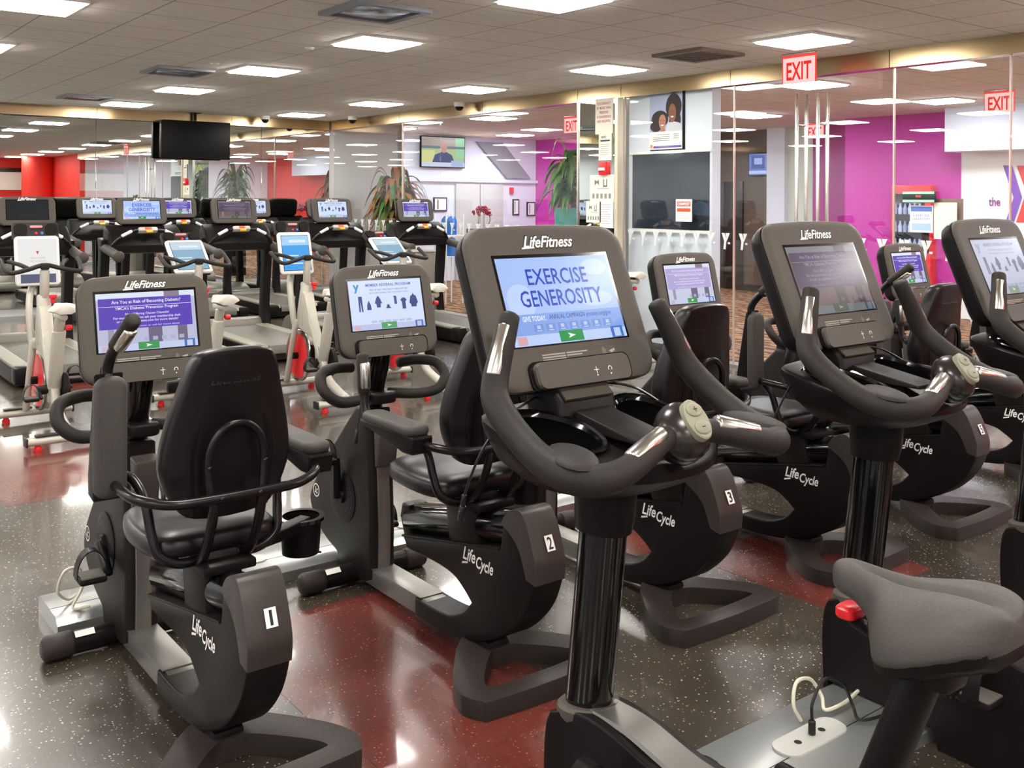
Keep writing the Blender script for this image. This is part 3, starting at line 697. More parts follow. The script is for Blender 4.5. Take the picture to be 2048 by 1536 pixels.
def finish_spinner(t, kind, tilt, yaw=0):
    s, c = math.sin(tilt), math.cos(tilt); cy, sy = math.cos(yaw), math.sin(yaw)
    M = plane((0, .97, 1.235), (cy, sy, 0), (-sy*s, cy*s, c))
    g = G(WHP); g.M = M
    L = lambda k, d, m=.03: [V((p[0]*k, p[1]*k, d)) for p in rrect(.32, .385, m, 5)]
    g.use(SHL); g.loft([L(.8, -.05), L(.97, -.04), L(1, -.012)]); g.use(WHP); g.loft([L(1, -.012), L(1.0, -.002), L(.97, .006), L(.93, .007)])
    g.use(FOOT)
    g.loft([[V((p[0], p[1]+.235, d)) for p in rrect(.33, .13, .02, 4)] for d in (-.05, -.012)])
    g.use(SHL)
    for q in (-.11, .11): g.loft([[V((p[0]+q, p[1]+.245, d)) for p in rrect(.09, .09, .03, 4)] for d in (-.03, .004)], cap=True)
    g.use(mat('knob_pink', '#d98a8c', .4)); g.box((0, .265, -.005), (.09, .02, .02), .006)
    g.use(RED); g.ell((-.0, .215, -.006), (.012, .012, .012), n=10); g.use(mat('knob_blue', '#3f6fc4', .4)); g.ell((.04, .215, -.006), (.013, .013, .012), n=10)
    d = g.build('tablet_display', t)
    g = G(); g.M = M; e = .0085
    if kind == 'white':
        g.use(scr('#eceae8')); g.rect(-.14, -.17, .14, .17, e); g.use(scr('#5a6078')); g.rect(-.125, -.172, .125, -.105, e+.001)
        g.use(scr('#c05a50')); g.poly([(-.012, .075), (.012, .075), (.0, .045)], e+.001)
        g.use(scr('#a9a6a8')); g.text('WELCOME', 0, .02, .10, .012, e+.001); g.text('TAP TO BEGIN', 0, -.005, .12, .012, e+.001)
    else:
        a, b = (scr('#4aa3ea'), scr('#a9d6f8')) if kind == 'blue' else (scr('#8fb4cc'), scr('#c9dbe6'))
        g.use(GLO); g.rect(-.132, -.162, .132, .162, e-.0005); g.use(a); g.rect(-.128, -.158, .128, .158, e); g.use(b); g.rect(-.128, .07, .128, .158, e+.0005)
        g.use(scr('#e4f2fb')); g.rect(-.06, .095, .10, .12, e+.001)
        for i in range(3): g.rect(-.10, -.03-.035*i, .02+.02*i, -.02-.035*i, e+.001)
    g.build('screen', d, recalc=False)
    turn_crank(t, 100)
# ------------------------------------------------------------------ setting
GX, MY, CZ = 8.15, 15.8, 3.08           # glass wall, mirror wall, ceiling
def nodes(name):
    m = bpy.data.materials.new(name); m.use_nodes = True; nt = m.node_tree
    return m, nt, nt.nodes['Principled BSDF'], (lambda t: nt.nodes.new('ShaderNode'+t)), (lambda a, b: nt.links.new(a, b))
def ramp(N, a, ca, b, cb):
    r = N('ValToRGB'); e = r.color_ramp.elements; e[0].position = a; e[0].color = ca; e[1].position = b; e[1].color = cb; return r
def floor_mat(name, base, dark, speck='#9b948a'):
    m, nt, b, N, L = nodes(name); tc = N('TexCoord')
    n1 = N('TexNoise'); n1.inputs['Scale'].default_value = 1.3; n1.inputs['Detail'].default_value = 6
    L(tc.outputs['Object'], n1.inputs['Vector']); r1 = ramp(N, .35, lin(dark), .7, lin(base)); L(n1.outputs[0], r1.inputs[0])
    vo = N('TexVoronoi'); vo.inputs['Scale'].default_value = 75; L(tc.outputs['Object'], vo.inputs['Vector'])
    sz = N('SeparateColor'); L(vo.outputs['Color'], sz.inputs[0])
    th = N('Math'); th.operation = 'MULTIPLY'; th.inputs[1].default_value = .30; L(sz.outputs[0], th.inputs[0])
    lt = N('Math'); lt.operation = 'LESS_THAN'; L(vo.outputs['Distance'], lt.inputs[0]); L(th.outputs[0], lt.inputs[1])
    gt = N('Math'); gt.operation = 'GREATER_THAN'; gt.inputs[1].default_value = .3; L(sz.outputs[1], gt.inputs[0])
    mu = N('Math'); mu.operation = 'MULTIPLY'; L(lt.outputs[0], mu.inputs[0]); L(gt.outputs[0], mu.inputs[1])
    mx = N('Mix'); mx.data_type = 'RGBA'; L(mu.outputs[0], mx.inputs['Factor']); L(r1.outputs[0], mx.inputs[6]); mx.inputs[7].default_value = lin(speck)
    # thin tile joints, 0.9 m
    sx = N('SeparateXYZ'); L(tc.outputs['Object'], sx.inputs[0]); lines = []
    for k, of in ((0, .37), (1, .12)):
        a = N('Math'); a.operation = 'ADD'; a.inputs[1].default_value = of; L(sx.outputs[k], a.inputs[0])
        d = N('Math'); d.operation = 'PINGPONG'; d.inputs[1].default_value = .45; L(a.outputs[0], d.inputs[0])
        c = N('Math'); c.operation = 'LESS_THAN'; c.inputs[1].default_value = .0012; L(d.outputs[0], c.inputs[0]); lines.append(c)
    ad = N('Math'); ad.operation = 'MAXIMUM'; L(lines[0].outputs[0], ad.inputs[0]); L(lines[1].outputs[0], ad.inputs[1])
    m2 = N('Mix'); m2.data_type = 'RGBA'; L(ad.outputs[0], m2.inputs['Factor']); L(mx.outputs[2], m2.inputs[6]); m2.inputs[7].default_value = (.008, .007, .006, 1)
    L(m2.outputs[2], b.inputs['Base Color'])
    n2 = N('TexNoise'); n2.inputs['Scale'].default_value = 1.7; n2.inputs['Detail'].default_value = 2; n2.inputs['Roughness'].default_value = .5; L(tc.outputs['Object'], n2.inputs['Vector'])
    mr = N('MapRange'); mr.inputs[1].default_value = .1; mr.inputs[2].default_value = .9; mr.inputs[3].default_value = .19; mr.inputs[4].default_value = .31; L(n2.outputs[0], mr.inputs[0]); L(mr.outputs[0], b.inputs['Roughness'])
    n3 = N('TexNoise'); n3.inputs['Scale'].default_value = 160; L(tc.outputs['Object'], n3.inputs['Vector'])
    bp = N('Bump'); bp.inputs['Strength'].default_value = .012; bp.inputs['Distance'].default_value = .002; L(n3.outputs[0], bp.inputs['Height']); L(bp.outputs[0], b.inputs['Normal'])
    b.inputs['Specular IOR Level'].default_value = .8; b.inputs['Coat Weight'].default_value = .3; b.inputs['Coat Roughness'].default_value = .06; b.inputs['Coat IOR'].default_value = 1.6
    return m
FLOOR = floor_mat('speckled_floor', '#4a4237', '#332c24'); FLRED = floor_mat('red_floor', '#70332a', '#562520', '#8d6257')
def ceiling_mat():
    m, nt, b, N, L = nodes('ceiling_tile'); tc = N('TexCoord'); sx = N('SeparateXYZ'); L(tc.outputs['Object'], sx.inputs[0]); lines = []
    for k, of in ((0, .29), (1, .01)):
        a = N('Math'); a.operation = 'ADD'; a.inputs[1].default_value = of; L(sx.outputs[k], a.inputs[0])
        d = N('Math'); d.operation = 'PINGPONG'; d.inputs[1].default_value = .298; L(a.outputs[0], d.inputs[0])
        c = N('Math'); c.operation = 'LESS_THAN'; c.inputs[1].default_value = .006; L(d.outputs[0], c.inputs[0]); lines.append(c)
    ad = N('Math'); ad.operation = 'MAXIMUM'; L(lines[0].outputs[0], ad.inputs[0]); L(lines[1].outputs[0], ad.inputs[1])
    mp = N('Mapping'); mp.inputs['Scale'].default_value = (3, 14, 1); L(tc.outputs['Object'], mp.inputs[0])
    n = N('TexNoise'); n.inputs['Scale'].default_value = 1.6; n.inputs['Detail'].default_value = 5; L(mp.outputs[0], n.inputs['Vector'])
    r = ramp(N, .3, lin('#d8d1c6'), .7, lin('#e6dfd5')); L(n.outputs[0], r.inputs[0])
    mx = N('Mix'); mx.data_type = 'RGBA'; L(ad.outputs[0], mx.inputs['Factor']); L(r.outputs[0], mx.inputs[6]); mx.inputs[7].default_value = lin('#a3978a'); L(mx.outputs[2], b.inputs['Base Color'])
    b.inputs['Roughness'].default_value = .9; return m
CEIL = ceiling_mat()
def carpet_mat():
    m, nt, b, N, L = nodes('patterned_carpet'); tc = N('TexCoord')
    wv = N('TexWave'); wv.inputs['Scale'].default_value = 1.6; wv.inputs['Distortion'].default_value = 9; wv.inputs['Detail'].default_value = 3; wv.inputs['Detail Scale'].default_value = 2.2
    L(tc.outputs['Object'], wv.inputs['Vector']); r = ramp(N, .2, lin('#4c3527'), .8, lin('#a1754f')); L(wv.outputs[0], r.inputs[0]); L(r.outputs[0], b.inputs['Base Color']); b.inputs['Roughness'].default_value = .95; return m
def glass_mat():
    m, nt, b, N, L = nodes('clear_glass'); nt.nodes.remove(b); o = nt.nodes['Material Output']
    t = N('BsdfTransparent'); t.inputs[0].default_value = (.97, .985, .975, 1); g = N('BsdfGlossy'); g.inputs['Roughness'].default_value = 0
    lw = N('LayerWeight'); lw.inputs[0].default_value = .5; p = N('Math'); p.operation = 'POWER'; p.inputs[1].default_value = 5; L(lw.outputs['Facing'], p.inputs[0])
    mr = N('MapRange'); mr.inputs[3].default_value = .05; mr.inputs[4].default_value = 1; L(p.outputs[0], mr.inputs[0])
    mx = N('MixShader'); L(mr.outputs[0], mx.inputs[0]); L(t.outputs[0], mx.inputs[1]); L(g.outputs[0], mx.inputs[2]); L(mx.outputs[0], o.inputs[0]); return m
GLASS = glass_mat()
MIRR = mat('mirror_silver', '#dfe3de', .0, metal=1)
BRONZE = mat('satin_bronze', '#a08c6c', .24, metal=1)
WALLW = mat('white_wall', '#dfe4f0', .75); MAG = mat('magenta_wall', '#c227a0', .6); REDW = mat('red_wall', '#e02b1e', .55)
GREYW = mat('grey_wall', '#c4c4c0', .7); BRN = mat('brown_wall', '#5d4a3c', .5); DARK = mat('dark_door', '#2a211c', .3)
NAVY = mat('navy_panel', '#2c313c', .08)
def sbox(name, m, lo, hi, bev=0):
    g = G(m); c = [(a+b)/2 for a, b in zip(lo, hi)]; d = [b-a for a, b in zip(lo, hi)]
    g.box((0, 0, 0), d, bev); return struct(g.build(name, loc=c))
g = G(FLOOR); g.box((0, 0, -.05), (13.15, 22.3, .1)); struct(g.build('floor', loc=(1.575, 4.65, 0)))
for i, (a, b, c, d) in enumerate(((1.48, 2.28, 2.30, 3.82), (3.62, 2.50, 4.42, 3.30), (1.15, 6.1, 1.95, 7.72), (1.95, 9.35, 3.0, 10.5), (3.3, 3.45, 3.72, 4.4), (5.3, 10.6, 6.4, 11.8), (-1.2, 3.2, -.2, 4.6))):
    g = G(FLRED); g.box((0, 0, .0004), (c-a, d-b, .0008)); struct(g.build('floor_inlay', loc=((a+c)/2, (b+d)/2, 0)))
CARPET = carpet_mat()
g = G(CARPET); g.box((0, 0, -.05), (7.9, 18.8, .1)); struct(g.build('floor_lobby', loc=(12.2, 8.5, 0)))
g = G(CEIL); g.box((0, 0, .05), (21.2, 24.6, .1)); struct(g.build('ceiling', loc=(5.6, 5.7, CZ)))
sbox('wall_back', GREYW, (-5, MY+.03, 0), (9.6, MY+.18, CZ)); sbox('wall_left', WALLW, (-5.15, -6.6, 0), (-5, MY+.18, CZ))
# end wall behind the camera and red wall on the right, seen in the mirrors
sbox('wall_rear', REDW, (5.2, -6.65, 0), (8.3, -6.5, CZ)); sbox('wall_rear_pale', WALLW, (-5, -6.65, 0), (5.2, -6.5, CZ)); sbox('wall_right', REDW, (GX, -6.5, 0), (GX+.15, -.9, CZ))
g = G(WHT); g.box((0, 0, 0), (2.9, .05, .62)); g.use(DARK); g.box((0, 0, .385), (2.9, .06, .15)); struct(g.build('trim_rear', loc=(6.65, -6.46, 2.29)))
g = G(REDW); g.lathe([(.5, 0), (.5, CZ)], (0, 0, 0), 'z', 40); struct(g.build('column_red', loc=(7.75, -4.6, 0)))
# mirror wall
names = {-1.11: 'left end of back wall', 1.54: 'second mirror panel from the left, behind the black and grey treadmill displays', 4.19: 'mirror panel behind the hanging black television', 6.84: 'narrow mirror panel in the corner by the glass wall'}
xs = [-3.76, -1.11, 1.54, 4.19, 6.84, 8.1]
lb = ['mirror panel farthest left on the back wall', 'mirror panel on the back wall, left of the first treadmills', 'mirror panel behind the leftmost treadmills, left of the seam', 'mirror panel behind the hanging black television', 'narrow mirror panel in the corner beside the glass wall']
for a, b, l in zip(xs, xs[1:], lb):
    g = G(MIRR); g.box((0, 0, 0), (b-a-.006, .02, 2.80), .002, seg=1); tag(g.build('mirror_panel', loc=((a+b)/2, MY+.01, 1.515)), l, 'mirror', 'mirror panels on the back wall')
n = 0
def trim(m, lo, hi, bev=0):
    global n
    n += 1; return sbox('trim_%d' % n, m, lo, hi, bev)
hx = [-5, -.4, 1.9, 4.19, 6.3, 8.06]
for a, b in zip(hx, hx[1:]): trim(BRONZE, (a+.003, MY-.06, 2.92), (b-.003, MY+.02, CZ))
hy = [-.9, 1.6, 3.2, 5.0, 6.81, 8.44, 9.20, 11.2, 13.42, 15.73]
for a, b in zip(hy, hy[1:]): trim(BRONZE, (GX-.07, a+.004, 2.92), (GX+.06, b-.004, CZ))
trim(mat('satin_steel', '#9d9a92', .35, metal=.9), (GX-.06, -.9, 0), (GX+.10, MY, .03))
# glass wall
YB = mat('frosted_film', '#cfd6d4', .6)
def y_decals(g, y0, y1, z):
    k = max(1, round((y1-y0)/.215))
    for i in range(k):
        yc = y0 + (i+.5)*(y1-y0)/k; M0 = g.M; g.M = M0 @ plane((0, yc, z), (0, -1, 0), (0, 0, 1))
        g.poly([(-.055, .085), (-.012, .085), (.012, .02), (.0, -.085), (-.03, -.085), (-.02, .0)]); g.poly([(.0, .085), (.055, .085), (.015, .0)]); g.rect(.03, -.03, .06, -.01); g.M = M0
panes = [(-.9, 1.55), (1.56, 2.75), (2.76, 3.95), (3.96, 4.985), (6.815, 8.43), (9.21, 10.155), (10.165, 11.255), (11.265, 12.345), (12.355, 13.415), (13.425, 14.565), (14.575, 15.72)]
for i, (a, b) in enumerate(panes):
    g = G(GLASS); g.box((0, 0, 0), (.012, b-a, 2.89), .001, seg=1); p = struct(g.build('window_%d' % (i+1), loc=(GX, (a+b)/2, 1.475)))
    g = G(YB); y_decals(g, a-(a+b)/2, b-(a+b)/2, -.175); g.build('frosted_logos', p, loc=(-.008, 0, 0), recalc=False)
for i, (a, b, hs) in enumerate(((5.865, 6.805, -.07), (4.995, 5.855, .07))):
    g = G(GLASS); g.box((0, 0, 0), (.012, b-a, 2.86), .001, seg=1); p = struct(g.build('door_%d' % (i+1), loc=(GX, (a+b)/2, 1.48)))
    g = G(YB); y_decals(g, a-(a+b)/2, b-(a+b)/2, -.18); g.build('frosted_logos', p, loc=(-.008, 0, 0), recalc=False)
    yh = (5.98 if i == 0 else 5.74) - (a+b)/2
    for s in (-1, 1):
        g = G(CHR); g.tube([(s*.075, yh, -1.1), (s*.075, yh, 1.28)], .017, 14)
        for z in (-.75, .98): g.tube([(s*.006, yh, z), (s*.075, yh, z)], .009, 10)
        g.build('door_handle', p)
for y in (13.42, 8.44, 6.81, 4.99, 3.955):
    trim(mat('pane_edge', '#cbb8ae', .25, metal=.4), (GX-.012, y-.006, .03), (GX+.012, y+.006, 2.92), 0)
# mirror clad column, white partition behind the glass
g = G(MIRR); g.box((0, 0, 0), (.36, .66, 2.90)); g.use(mat('cream_post', '#d8cdb6', .3, metal=.3)); g.box((-.165, -.355, 0), (.09, .05, 2.92)); g.use(CHR); g.box((-.17, .345, 0), (.05, .022, 2.92)); struct(g.build('column_mirror', loc=(8.25, 8.83, 1.46)))
g = G(WALLW); g.box((0, 0, 0), (.14, 1.27, CZ)); g.use(NAVY); g.box((-.065, -.02, .285), (.03, 1.17, .85)); g.use(WHT); g.box((-.075, -.02, .73), (.035, 1.24, .03)); g.box((-.08, -.02, -.16), (.04, 1.24, .035))
struct(g.build('wall_partition', loc=(8.30, 7.82, CZ/2)))
trim(NAVY, (8.215, 7.2, 0), (8.24, 8.44, .10), 0)
# lobby shell
sbox('wall_lobby_far', MAG, (14.3, -1, 0), (14.45, 9.54, CZ)); sbox('wall_lobby_step', MAG, (14.3, 9.54, 0), (15.3, 9.64, CZ))
g = G(mat('magenta_shaded', '#a01d80', .6)); g.box((0, 0, 0), (.1, 1.2, CZ)); struct(g.build('wall_lobby_recess', loc=(15.1, 10.2, CZ/2)))  # recess faces away; its shade is put into a darker magenta
sbox('wall_lobby_pale', mat('pale_green', '#cfd8c8', .6), (15.2, 10.8, 0), (15.35, 11.45, CZ)); sbox('wall_lobby_post', WALLW, (15.1, 11.45, 0), (15.35, 11.85, CZ))
sbox('wall_lobby_brown', BRN, (15.3, 11.85, 0), (15.45, 14, CZ)); sbox('wall_lobby_side', MAG, (14.2, 13.9, 0), (14.35, 17.6, CZ))
sbox('wall_lobby_doors', WALLW, (9.6, 17.6, 0), (14.3, 17.75, CZ)); sbox('wall_lobby_return', GREYW, (9.5, MY+.03, 0), (9.62, 17.7, CZ)); sbox('wall_lobby_end', WALLW, (8.3, -1.0, 0), (14.3, -.85, CZ))
trim(DARK, (15.27, 11.85, 0), (15.31, 13.9, .12)); trim(WALLW, (13.75, 2.2, 2.45), (14.3, 7.62, CZ)); trim(WHT, (14.26, 4.0, 0), (14.305, 7.64, 2.45), 0); trim(REDW, (14.27, -.85, 0), (14.302, 4.0, CZ), 0)
g = G(GREYW)
for a in ((11.7, .62), (12.34, .62)): g.box((a[0]-12.2, .0, -.0), (a[1], .05, 2.06), .004)
g.use(CHR)
for x in (-.10, .03): g.tube([(x-.12, -.06, -.4), (x-.12, -.06, .55)], .012, 8)
struct(g.build('door_3', loc=(12.80, 17.58, 1.03)))
g = G(DARK)
for y in (-.23, .23): g.box((0, y, 0), (.05, .44, 2.1), .004)
struct(g.build('door_4', loc=(15.28, 13.0, 1.05)))
g = G(mat('slanted_panel_grey', '#8f8f96', .7)); g.prism([(-.95, 0), (-.25, 0), (.55, -.78), (-.12, -.78)], 'y', -.03, .03); struct(g.build('wall_slanted_panel', loc=(13.45, 17.55, 2.98)))  # thin grey slanted board on the white lobby wall
trim(WALLW, (9.62, 17.52, 2.10), (14.25, 17.6, 2.16))
# the wall emblem in the lobby
g = G(mat('emblem_violet', '#7a3fb0', .6)); g.M = plane((14.25, 7.0, 1.84), (0, -1, 0), (0, 0, 1))
g.poly([(-.02, .41), (.11, .41), (.25, -.05), (.14, -.40), (.02, -.40), (.13, -.05)]); g.use(REDW); g.poly([(.17, .40), (.62, .40), (.42, -.02), (.30, .05)]); g.poly([(.42, -.02), (.30, -.40), (.17, -.40), (.28, -.05)])
g.use(mat('emblem_plum', '#8a3a8e', .6)); g.text('the', -.14, -.11, .17, .13, 0, 0, .02)
tag(g.build('wall_emblem', recalc=False), 'large purple and red Y emblem with small word the, on the white lobby wall', 'emblem')

# ------------------------------------------------------------------ ceiling lights
LENS = em('#fffaf3', LAMP)
def make_light(label, loc, group, lens=LENS):
    t = thing('ceiling_light', label, 'ceiling light', loc, 0, group)
    g = G(WHP); g.prism([V(p) for p in ((-.30, -.30), (.30, -.30), (.30, .30), (-.30, .30))], 'z', -.018, .0, 0, holes=[[V(p) for p in ((-.278, -.278), (.278, -.278), (.278, .278), (-.278, .278))]]); g.build('frame', t)
    g = G(lens); g.box((0, 0, -.016), (.555, .555, .032), .008); g.build('diffuser', t); return t
ordn = ['first', 'second', 'third', 'fourth', 'fifth', 'sixth', 'seventh', 'eighth', 'ninth']
lg = None; GL = 'square ceiling lights over the gym'
for i, (x, rn) in enumerate(((7.03, 'row nearest the glass wall'), (4.31, 'second row from the glass wall'), (1.58, 'third row from the glass wall'), (-1.15, 'fourth row from the glass wall'), (-3.87, 'row farthest from the glass wall'))):
    for j in range(9):
        L_ = 'square lit ceiling panel, %s from the mirrors in the %s' % (ordn[j], rn); p = (x, 14.69-2.385*j, CZ)
        lg = make_light(L_, p, GL) if lg is None else dup(lg, p, L_) and lg
LENS2 = em('#f2f6ff', LAMP*1.4); lb2 = None
for i, x in enumerate((9.75, 12.6)):
    for j in range(6):
        L_ = 'square lit lobby ceiling panel, %s from the double doors in the %s row' % (ordn[j], ('near', 'far')[i]); p = (x, 16.3-3.1*j, CZ)
        lb2 = make_light(L_, p, 'square ceiling lights over the lobby', LENS2) if lb2 is None else dup(lb2, p, L_) and lb2
# air diffusers, sprinklers, camera domes
g0 = None
for k, (x, y, l, m) in enumerate(((3.58, 6.29, 'large metal air diffuser in the ceiling, nearest to the viewer', 0), (3.62, 10.55, 'bluish air diffuser in the ceiling before the hanging television', 0), (3.6, 14.1, 'air diffuser in the ceiling closest to the mirror wall', 0), (6.96, 6.25, 'dark square air grille in the ceiling left of the exit sign', 1))):
    t = thing('air_diffuser', l, 'air vent', (x, y, CZ), 0, 'ceiling air vents')
    M_ = mat('vent_brown', '#6d5c50', .5) if m else mat('vent_steel', '#8d949c', .3, metal=.7)
    g = G(M_); g.prism([V(p) for p in ((-.30, -.30), (.30, -.30), (.30, .30), (-.30, .30))], 'z', -.03, .0, .0, holes=[[V(p) for p in ((-.24, -.24), (.24, -.24), (.24, .24), (-.24, .24))]]); g.build('frame', t)
    g = G(M_ if m else mat('vent_plate', '#b9c6d6', .15, metal=.8)); g.box((0, 0, -.012), (.40, .40, .016), .005)
    if m:
        for q in range(7): g.box((0, -.2+.066*q, -.022), (.46, .02, .012))
    g.build('plate', t)
for x, y, l in ((4.0, 8.2, 'small sprinkler head in the ceiling left of the large air diffuser'), (3.72, 9.75, 'small sprinkler head in the ceiling beside the bluish air diffuser'), (6.97, 7.75, 'small sprinkler head in the ceiling left of the dark air grille')):
    g = G(WHP); g.lathe([(.0, -.02), (.03, -.02), (.045, -.006), (.045, 0), (.0, 0)], (0, 0, 0), 'z', 16); tag(g.build('sprinkler_head', loc=(x, y, CZ)), l, 'sprinkler', 'ceiling sprinkler heads')
for x, y, l in ((7.9, 14.6, 'dark dome camera on the ceiling in the corner by the mirrors'), (7.9, 11.5, 'dark dome camera on the ceiling above the glass wall, nearer the mirrored column'), (6.75, 15.45, 'grey dome camera on the ceiling right of the hanging television')):
    t = thing('dome_camera', l, 'security camera', (x, y, CZ), 0, 'ceiling dome cameras')
    g = G(WHP); g.lathe([(.075, 0), (.075, -.05), (.065, -.06), (.0, -.06)], (0, 0, 0), 'z', 20); g.build('housing', t)
    g = G(GLO); g.lathe([(.06, -.06), (.052, -.09), (.03, -.112), (.0, -.118)], (0, 0, 0), 'z', 20, cap=False); g.build('dome', t)
# exit signs
def exit_sign(label, loc, rz):
    t = thing('exit_sign', label, 'exit sign', loc, rz, 'red exit signs')
    g = G(CHR); g.box((0, 0, -.01), (.05, .36, .02), .004); g.build('canopy', t)
    g = G(em('#ffc9c4', 1.15)); g.box((0, 0, -.15), (.012, .36, .25), .003, seg=1)
    g.use(em('#ff4a4a', 1.1)); g.box((0, 0, -.031), (.016, .365, .022)); g.box((0, .178, -.15), (.014, .008, .25)); g.box((0, -.178, -.15), (.014, .008, .25))
    g.use(em('#f0332f', 1.0))
    for s in (-1, 1): decal(g, (s*.0075, 0, -.165), (0, s, 0), (0, 0, 1), lambda q: q.text('EXIT', 0, 0, .27, .165, 0, 0, .02))
    g.build('panel', t, recalc=False); return t
exit_sign('lit red EXIT sign hanging from the gym ceiling before the glass doors', (7.62, 5.62, CZ), 0)
exit_sign('red EXIT sign beyond the glass, left of the mirrored column', (10.5, 12.1, CZ), 0)
exit_sign('red EXIT sign at the far right, in front of the white lobby soffit', (11.96, 5.94, CZ), 0)
exit_sign('small red EXIT sign deep in the lobby behind the door handles', (14.55, 10.4, CZ), 0)
# ------------------------------------------------------------------ hanging television, notices, posters
t = thing('television', 'black flat television hanging from the ceiling before the mirrors', 'television', (5.66, 15.60, 2.645))
g = G(SHL); g.box((0, 0, 0), (1.09, .07, .60), .012); g.build('cabinet', t); g = G(mat('dead_panel', '#0d0d0e', .5, spec=.15)); g.box((.02, -.034, .005), (1.03, .006, .56), .002); g.build('screen', t)
g = G(SHL); g.box((-.555, .0, 0), (.03, .10, .58), .01); g.build('speaker_bar', t)
g = G(TUB); g.tube([(0, .06, .1), (0, .06, .45)], .025, 12); g.box((0, .06, .0), (.3, .06, .3), .01); g.box((0, .06, .44), (.2, .14, .02), .005); g.build('ceiling_mount', t)
def reflected_tv(label, loc, w, h, x, draw):  # lit screen added where the glass only mirrors a gym television
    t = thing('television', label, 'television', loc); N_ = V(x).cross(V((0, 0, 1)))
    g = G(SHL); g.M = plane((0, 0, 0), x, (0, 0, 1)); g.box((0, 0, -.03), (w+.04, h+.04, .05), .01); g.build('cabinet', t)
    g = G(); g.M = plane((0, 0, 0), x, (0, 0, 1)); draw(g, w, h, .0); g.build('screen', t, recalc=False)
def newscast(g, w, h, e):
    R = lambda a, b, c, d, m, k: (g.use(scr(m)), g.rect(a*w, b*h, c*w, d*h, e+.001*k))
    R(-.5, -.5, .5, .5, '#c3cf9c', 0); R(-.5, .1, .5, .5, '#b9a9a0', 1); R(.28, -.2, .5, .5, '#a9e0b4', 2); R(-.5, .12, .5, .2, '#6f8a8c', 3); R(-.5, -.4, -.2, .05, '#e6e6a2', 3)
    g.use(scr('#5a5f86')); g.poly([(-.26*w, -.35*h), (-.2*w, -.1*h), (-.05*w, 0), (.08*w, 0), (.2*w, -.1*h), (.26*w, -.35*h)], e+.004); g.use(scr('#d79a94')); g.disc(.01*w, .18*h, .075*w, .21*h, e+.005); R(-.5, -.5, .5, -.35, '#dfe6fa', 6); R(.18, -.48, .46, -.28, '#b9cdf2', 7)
def bluecast(g, w, h, e):
    R = lambda a, b, c, d, m, k: (g.use(scr(m)), g.rect(a*w, b*h, c*w, d*h, e+.001*k))
    R(-.5, -.5, .5, .5, '#5b74c4', 0); R(-.4, -.2, .1, .42, '#3f4f9a', 1); R(-.3, .0, .0, .3, '#9fb2e6', 2); R(-.5, -.45, .5, -.3, '#b3c4f2', 2)
reflected_tv('lit panel standing in for the glass reflection of a television with seated presenter', (11.62, 17.5, 2.72), 1.08, .62, (1, 0, 0), newscast)  # added set, takes the place of a reflection in the glass
reflected_tv('small blue lit panel on the brown lobby wall, standing in for a reflected screen', (15.22, 12.05, 2.42), .62, .40, (0, -1, 0), bluecast)  # added as well, for the blue screen mirrored in the glass
PAPER = mat('paper', '#e9e5d6', .8); PAPW = mat('white_paper', '#f0f0ee', .7); PINK = mat('faded_red_ink', '#b8564e', .8); GRY = mat('grey_ink', '#8d8a80', .8); BLU = mat('blue_ink', '#5f78c4', .7)
def sheet(name, label, cat, loc, w, h, x, draw, base=PAPER, th=.004, group=None):
    g = G(base); g.M = plane((0, 0, 0), x, (0, 0, 1)); g.box((0, 0, -th/2), (w, h, th))
    g.M = g.M @ Matrix.Translation((0, 0, .0008)); draw(g, w, h); return tag(g.build(name, loc=loc, recalc=False), label, cat, group)
W_ = (0, -1, 0); CX = 8.062
def dr_occ(g, w, h):
    g.use(PINK)
    for i, s in enumerate(('OCCUPANCY', 'BY MORE THAN', 'PERSONS', 'IS DANGEROUS', 'AND UNLAWFUL')): g.text(s, 0, h*.36-h*.125*i, w*(.8 if i != 2 else .5), h*.075, 0, 0, .02)
def dr_nyc(g, w, h):
    g.use(INK); g.text('NYC', -w*.1, h*.36, w*.4, h*.10, 0, 0, .04); g.rect(-w*.38, h*.2, w*.38, h*.26); g.use(GRY)
    for i in range(6): g.rect(-w*.36, h*.08-h*.075*i, w*(.36-.1*(i % 3 == 2)), h*.095-h*.075*i)
def dr_plan(g, w, h):
    g.use(mat('plan_ink', '#77755f', .8)); g.poly([(-w*.30, h*.1), (-w*.30, h*.32), (-w*.2, h*.26), (-w*.12, h*.33), (-w*.12, h*.10), (-w*.2, h*.2)]); g.rect(w*.06, h*.05, w*.1, h*.34); g.rect(w*.06, h*.05, w*.22, h*.1); g.rect(w*.18, h*.05, w*.22, h*.34); g.use(GRY); g.rect(-w*.2, -h*.02, w*.3, 0)
    for i in range(5): g.rect(-w*.4+w*.17*i, -h*.38, -w*.3+w*.17*i, -h*.2)
def dr_lines(g, w, h):
    g.use(GRY)
    for i in range(9): g.rect(-w*.36, h*.38-h*.09*i, w*(.3-.15*(i % 4 == 3)), h*.395-h*.09*i)
sheet('notice', 'paper notice with red occupancy wording at the top of the mirrored column', 'notice', (CX, 8.71, 2.72), .30, .42, W_, dr_occ)
sheet('notice', 'paper notice with black NYC heading on the mirrored column below the red wording', 'notice', (CX-.006, 8.68, 2.355), .22, .32, W_, dr_nyc)
sheet('evacuation_plan', 'larger evacuation plan sheet below the red alarm on the mirrored column', 'notice', (CX, 8.74, 1.865), .42, .32, W_, dr_plan)
sheet('evacuation_plan', 'smaller evacuation plan sheet low on the left of the mirrored column', 'notice', (CX, 8.885, 1.58), .26, .25, W_, dr_plan)
sheet('notice', 'paper sheet with lines of text low on the right of the mirrored column', 'notice', (CX, 8.66, 1.55), .23, .31, W_, dr_lines, PAPW)
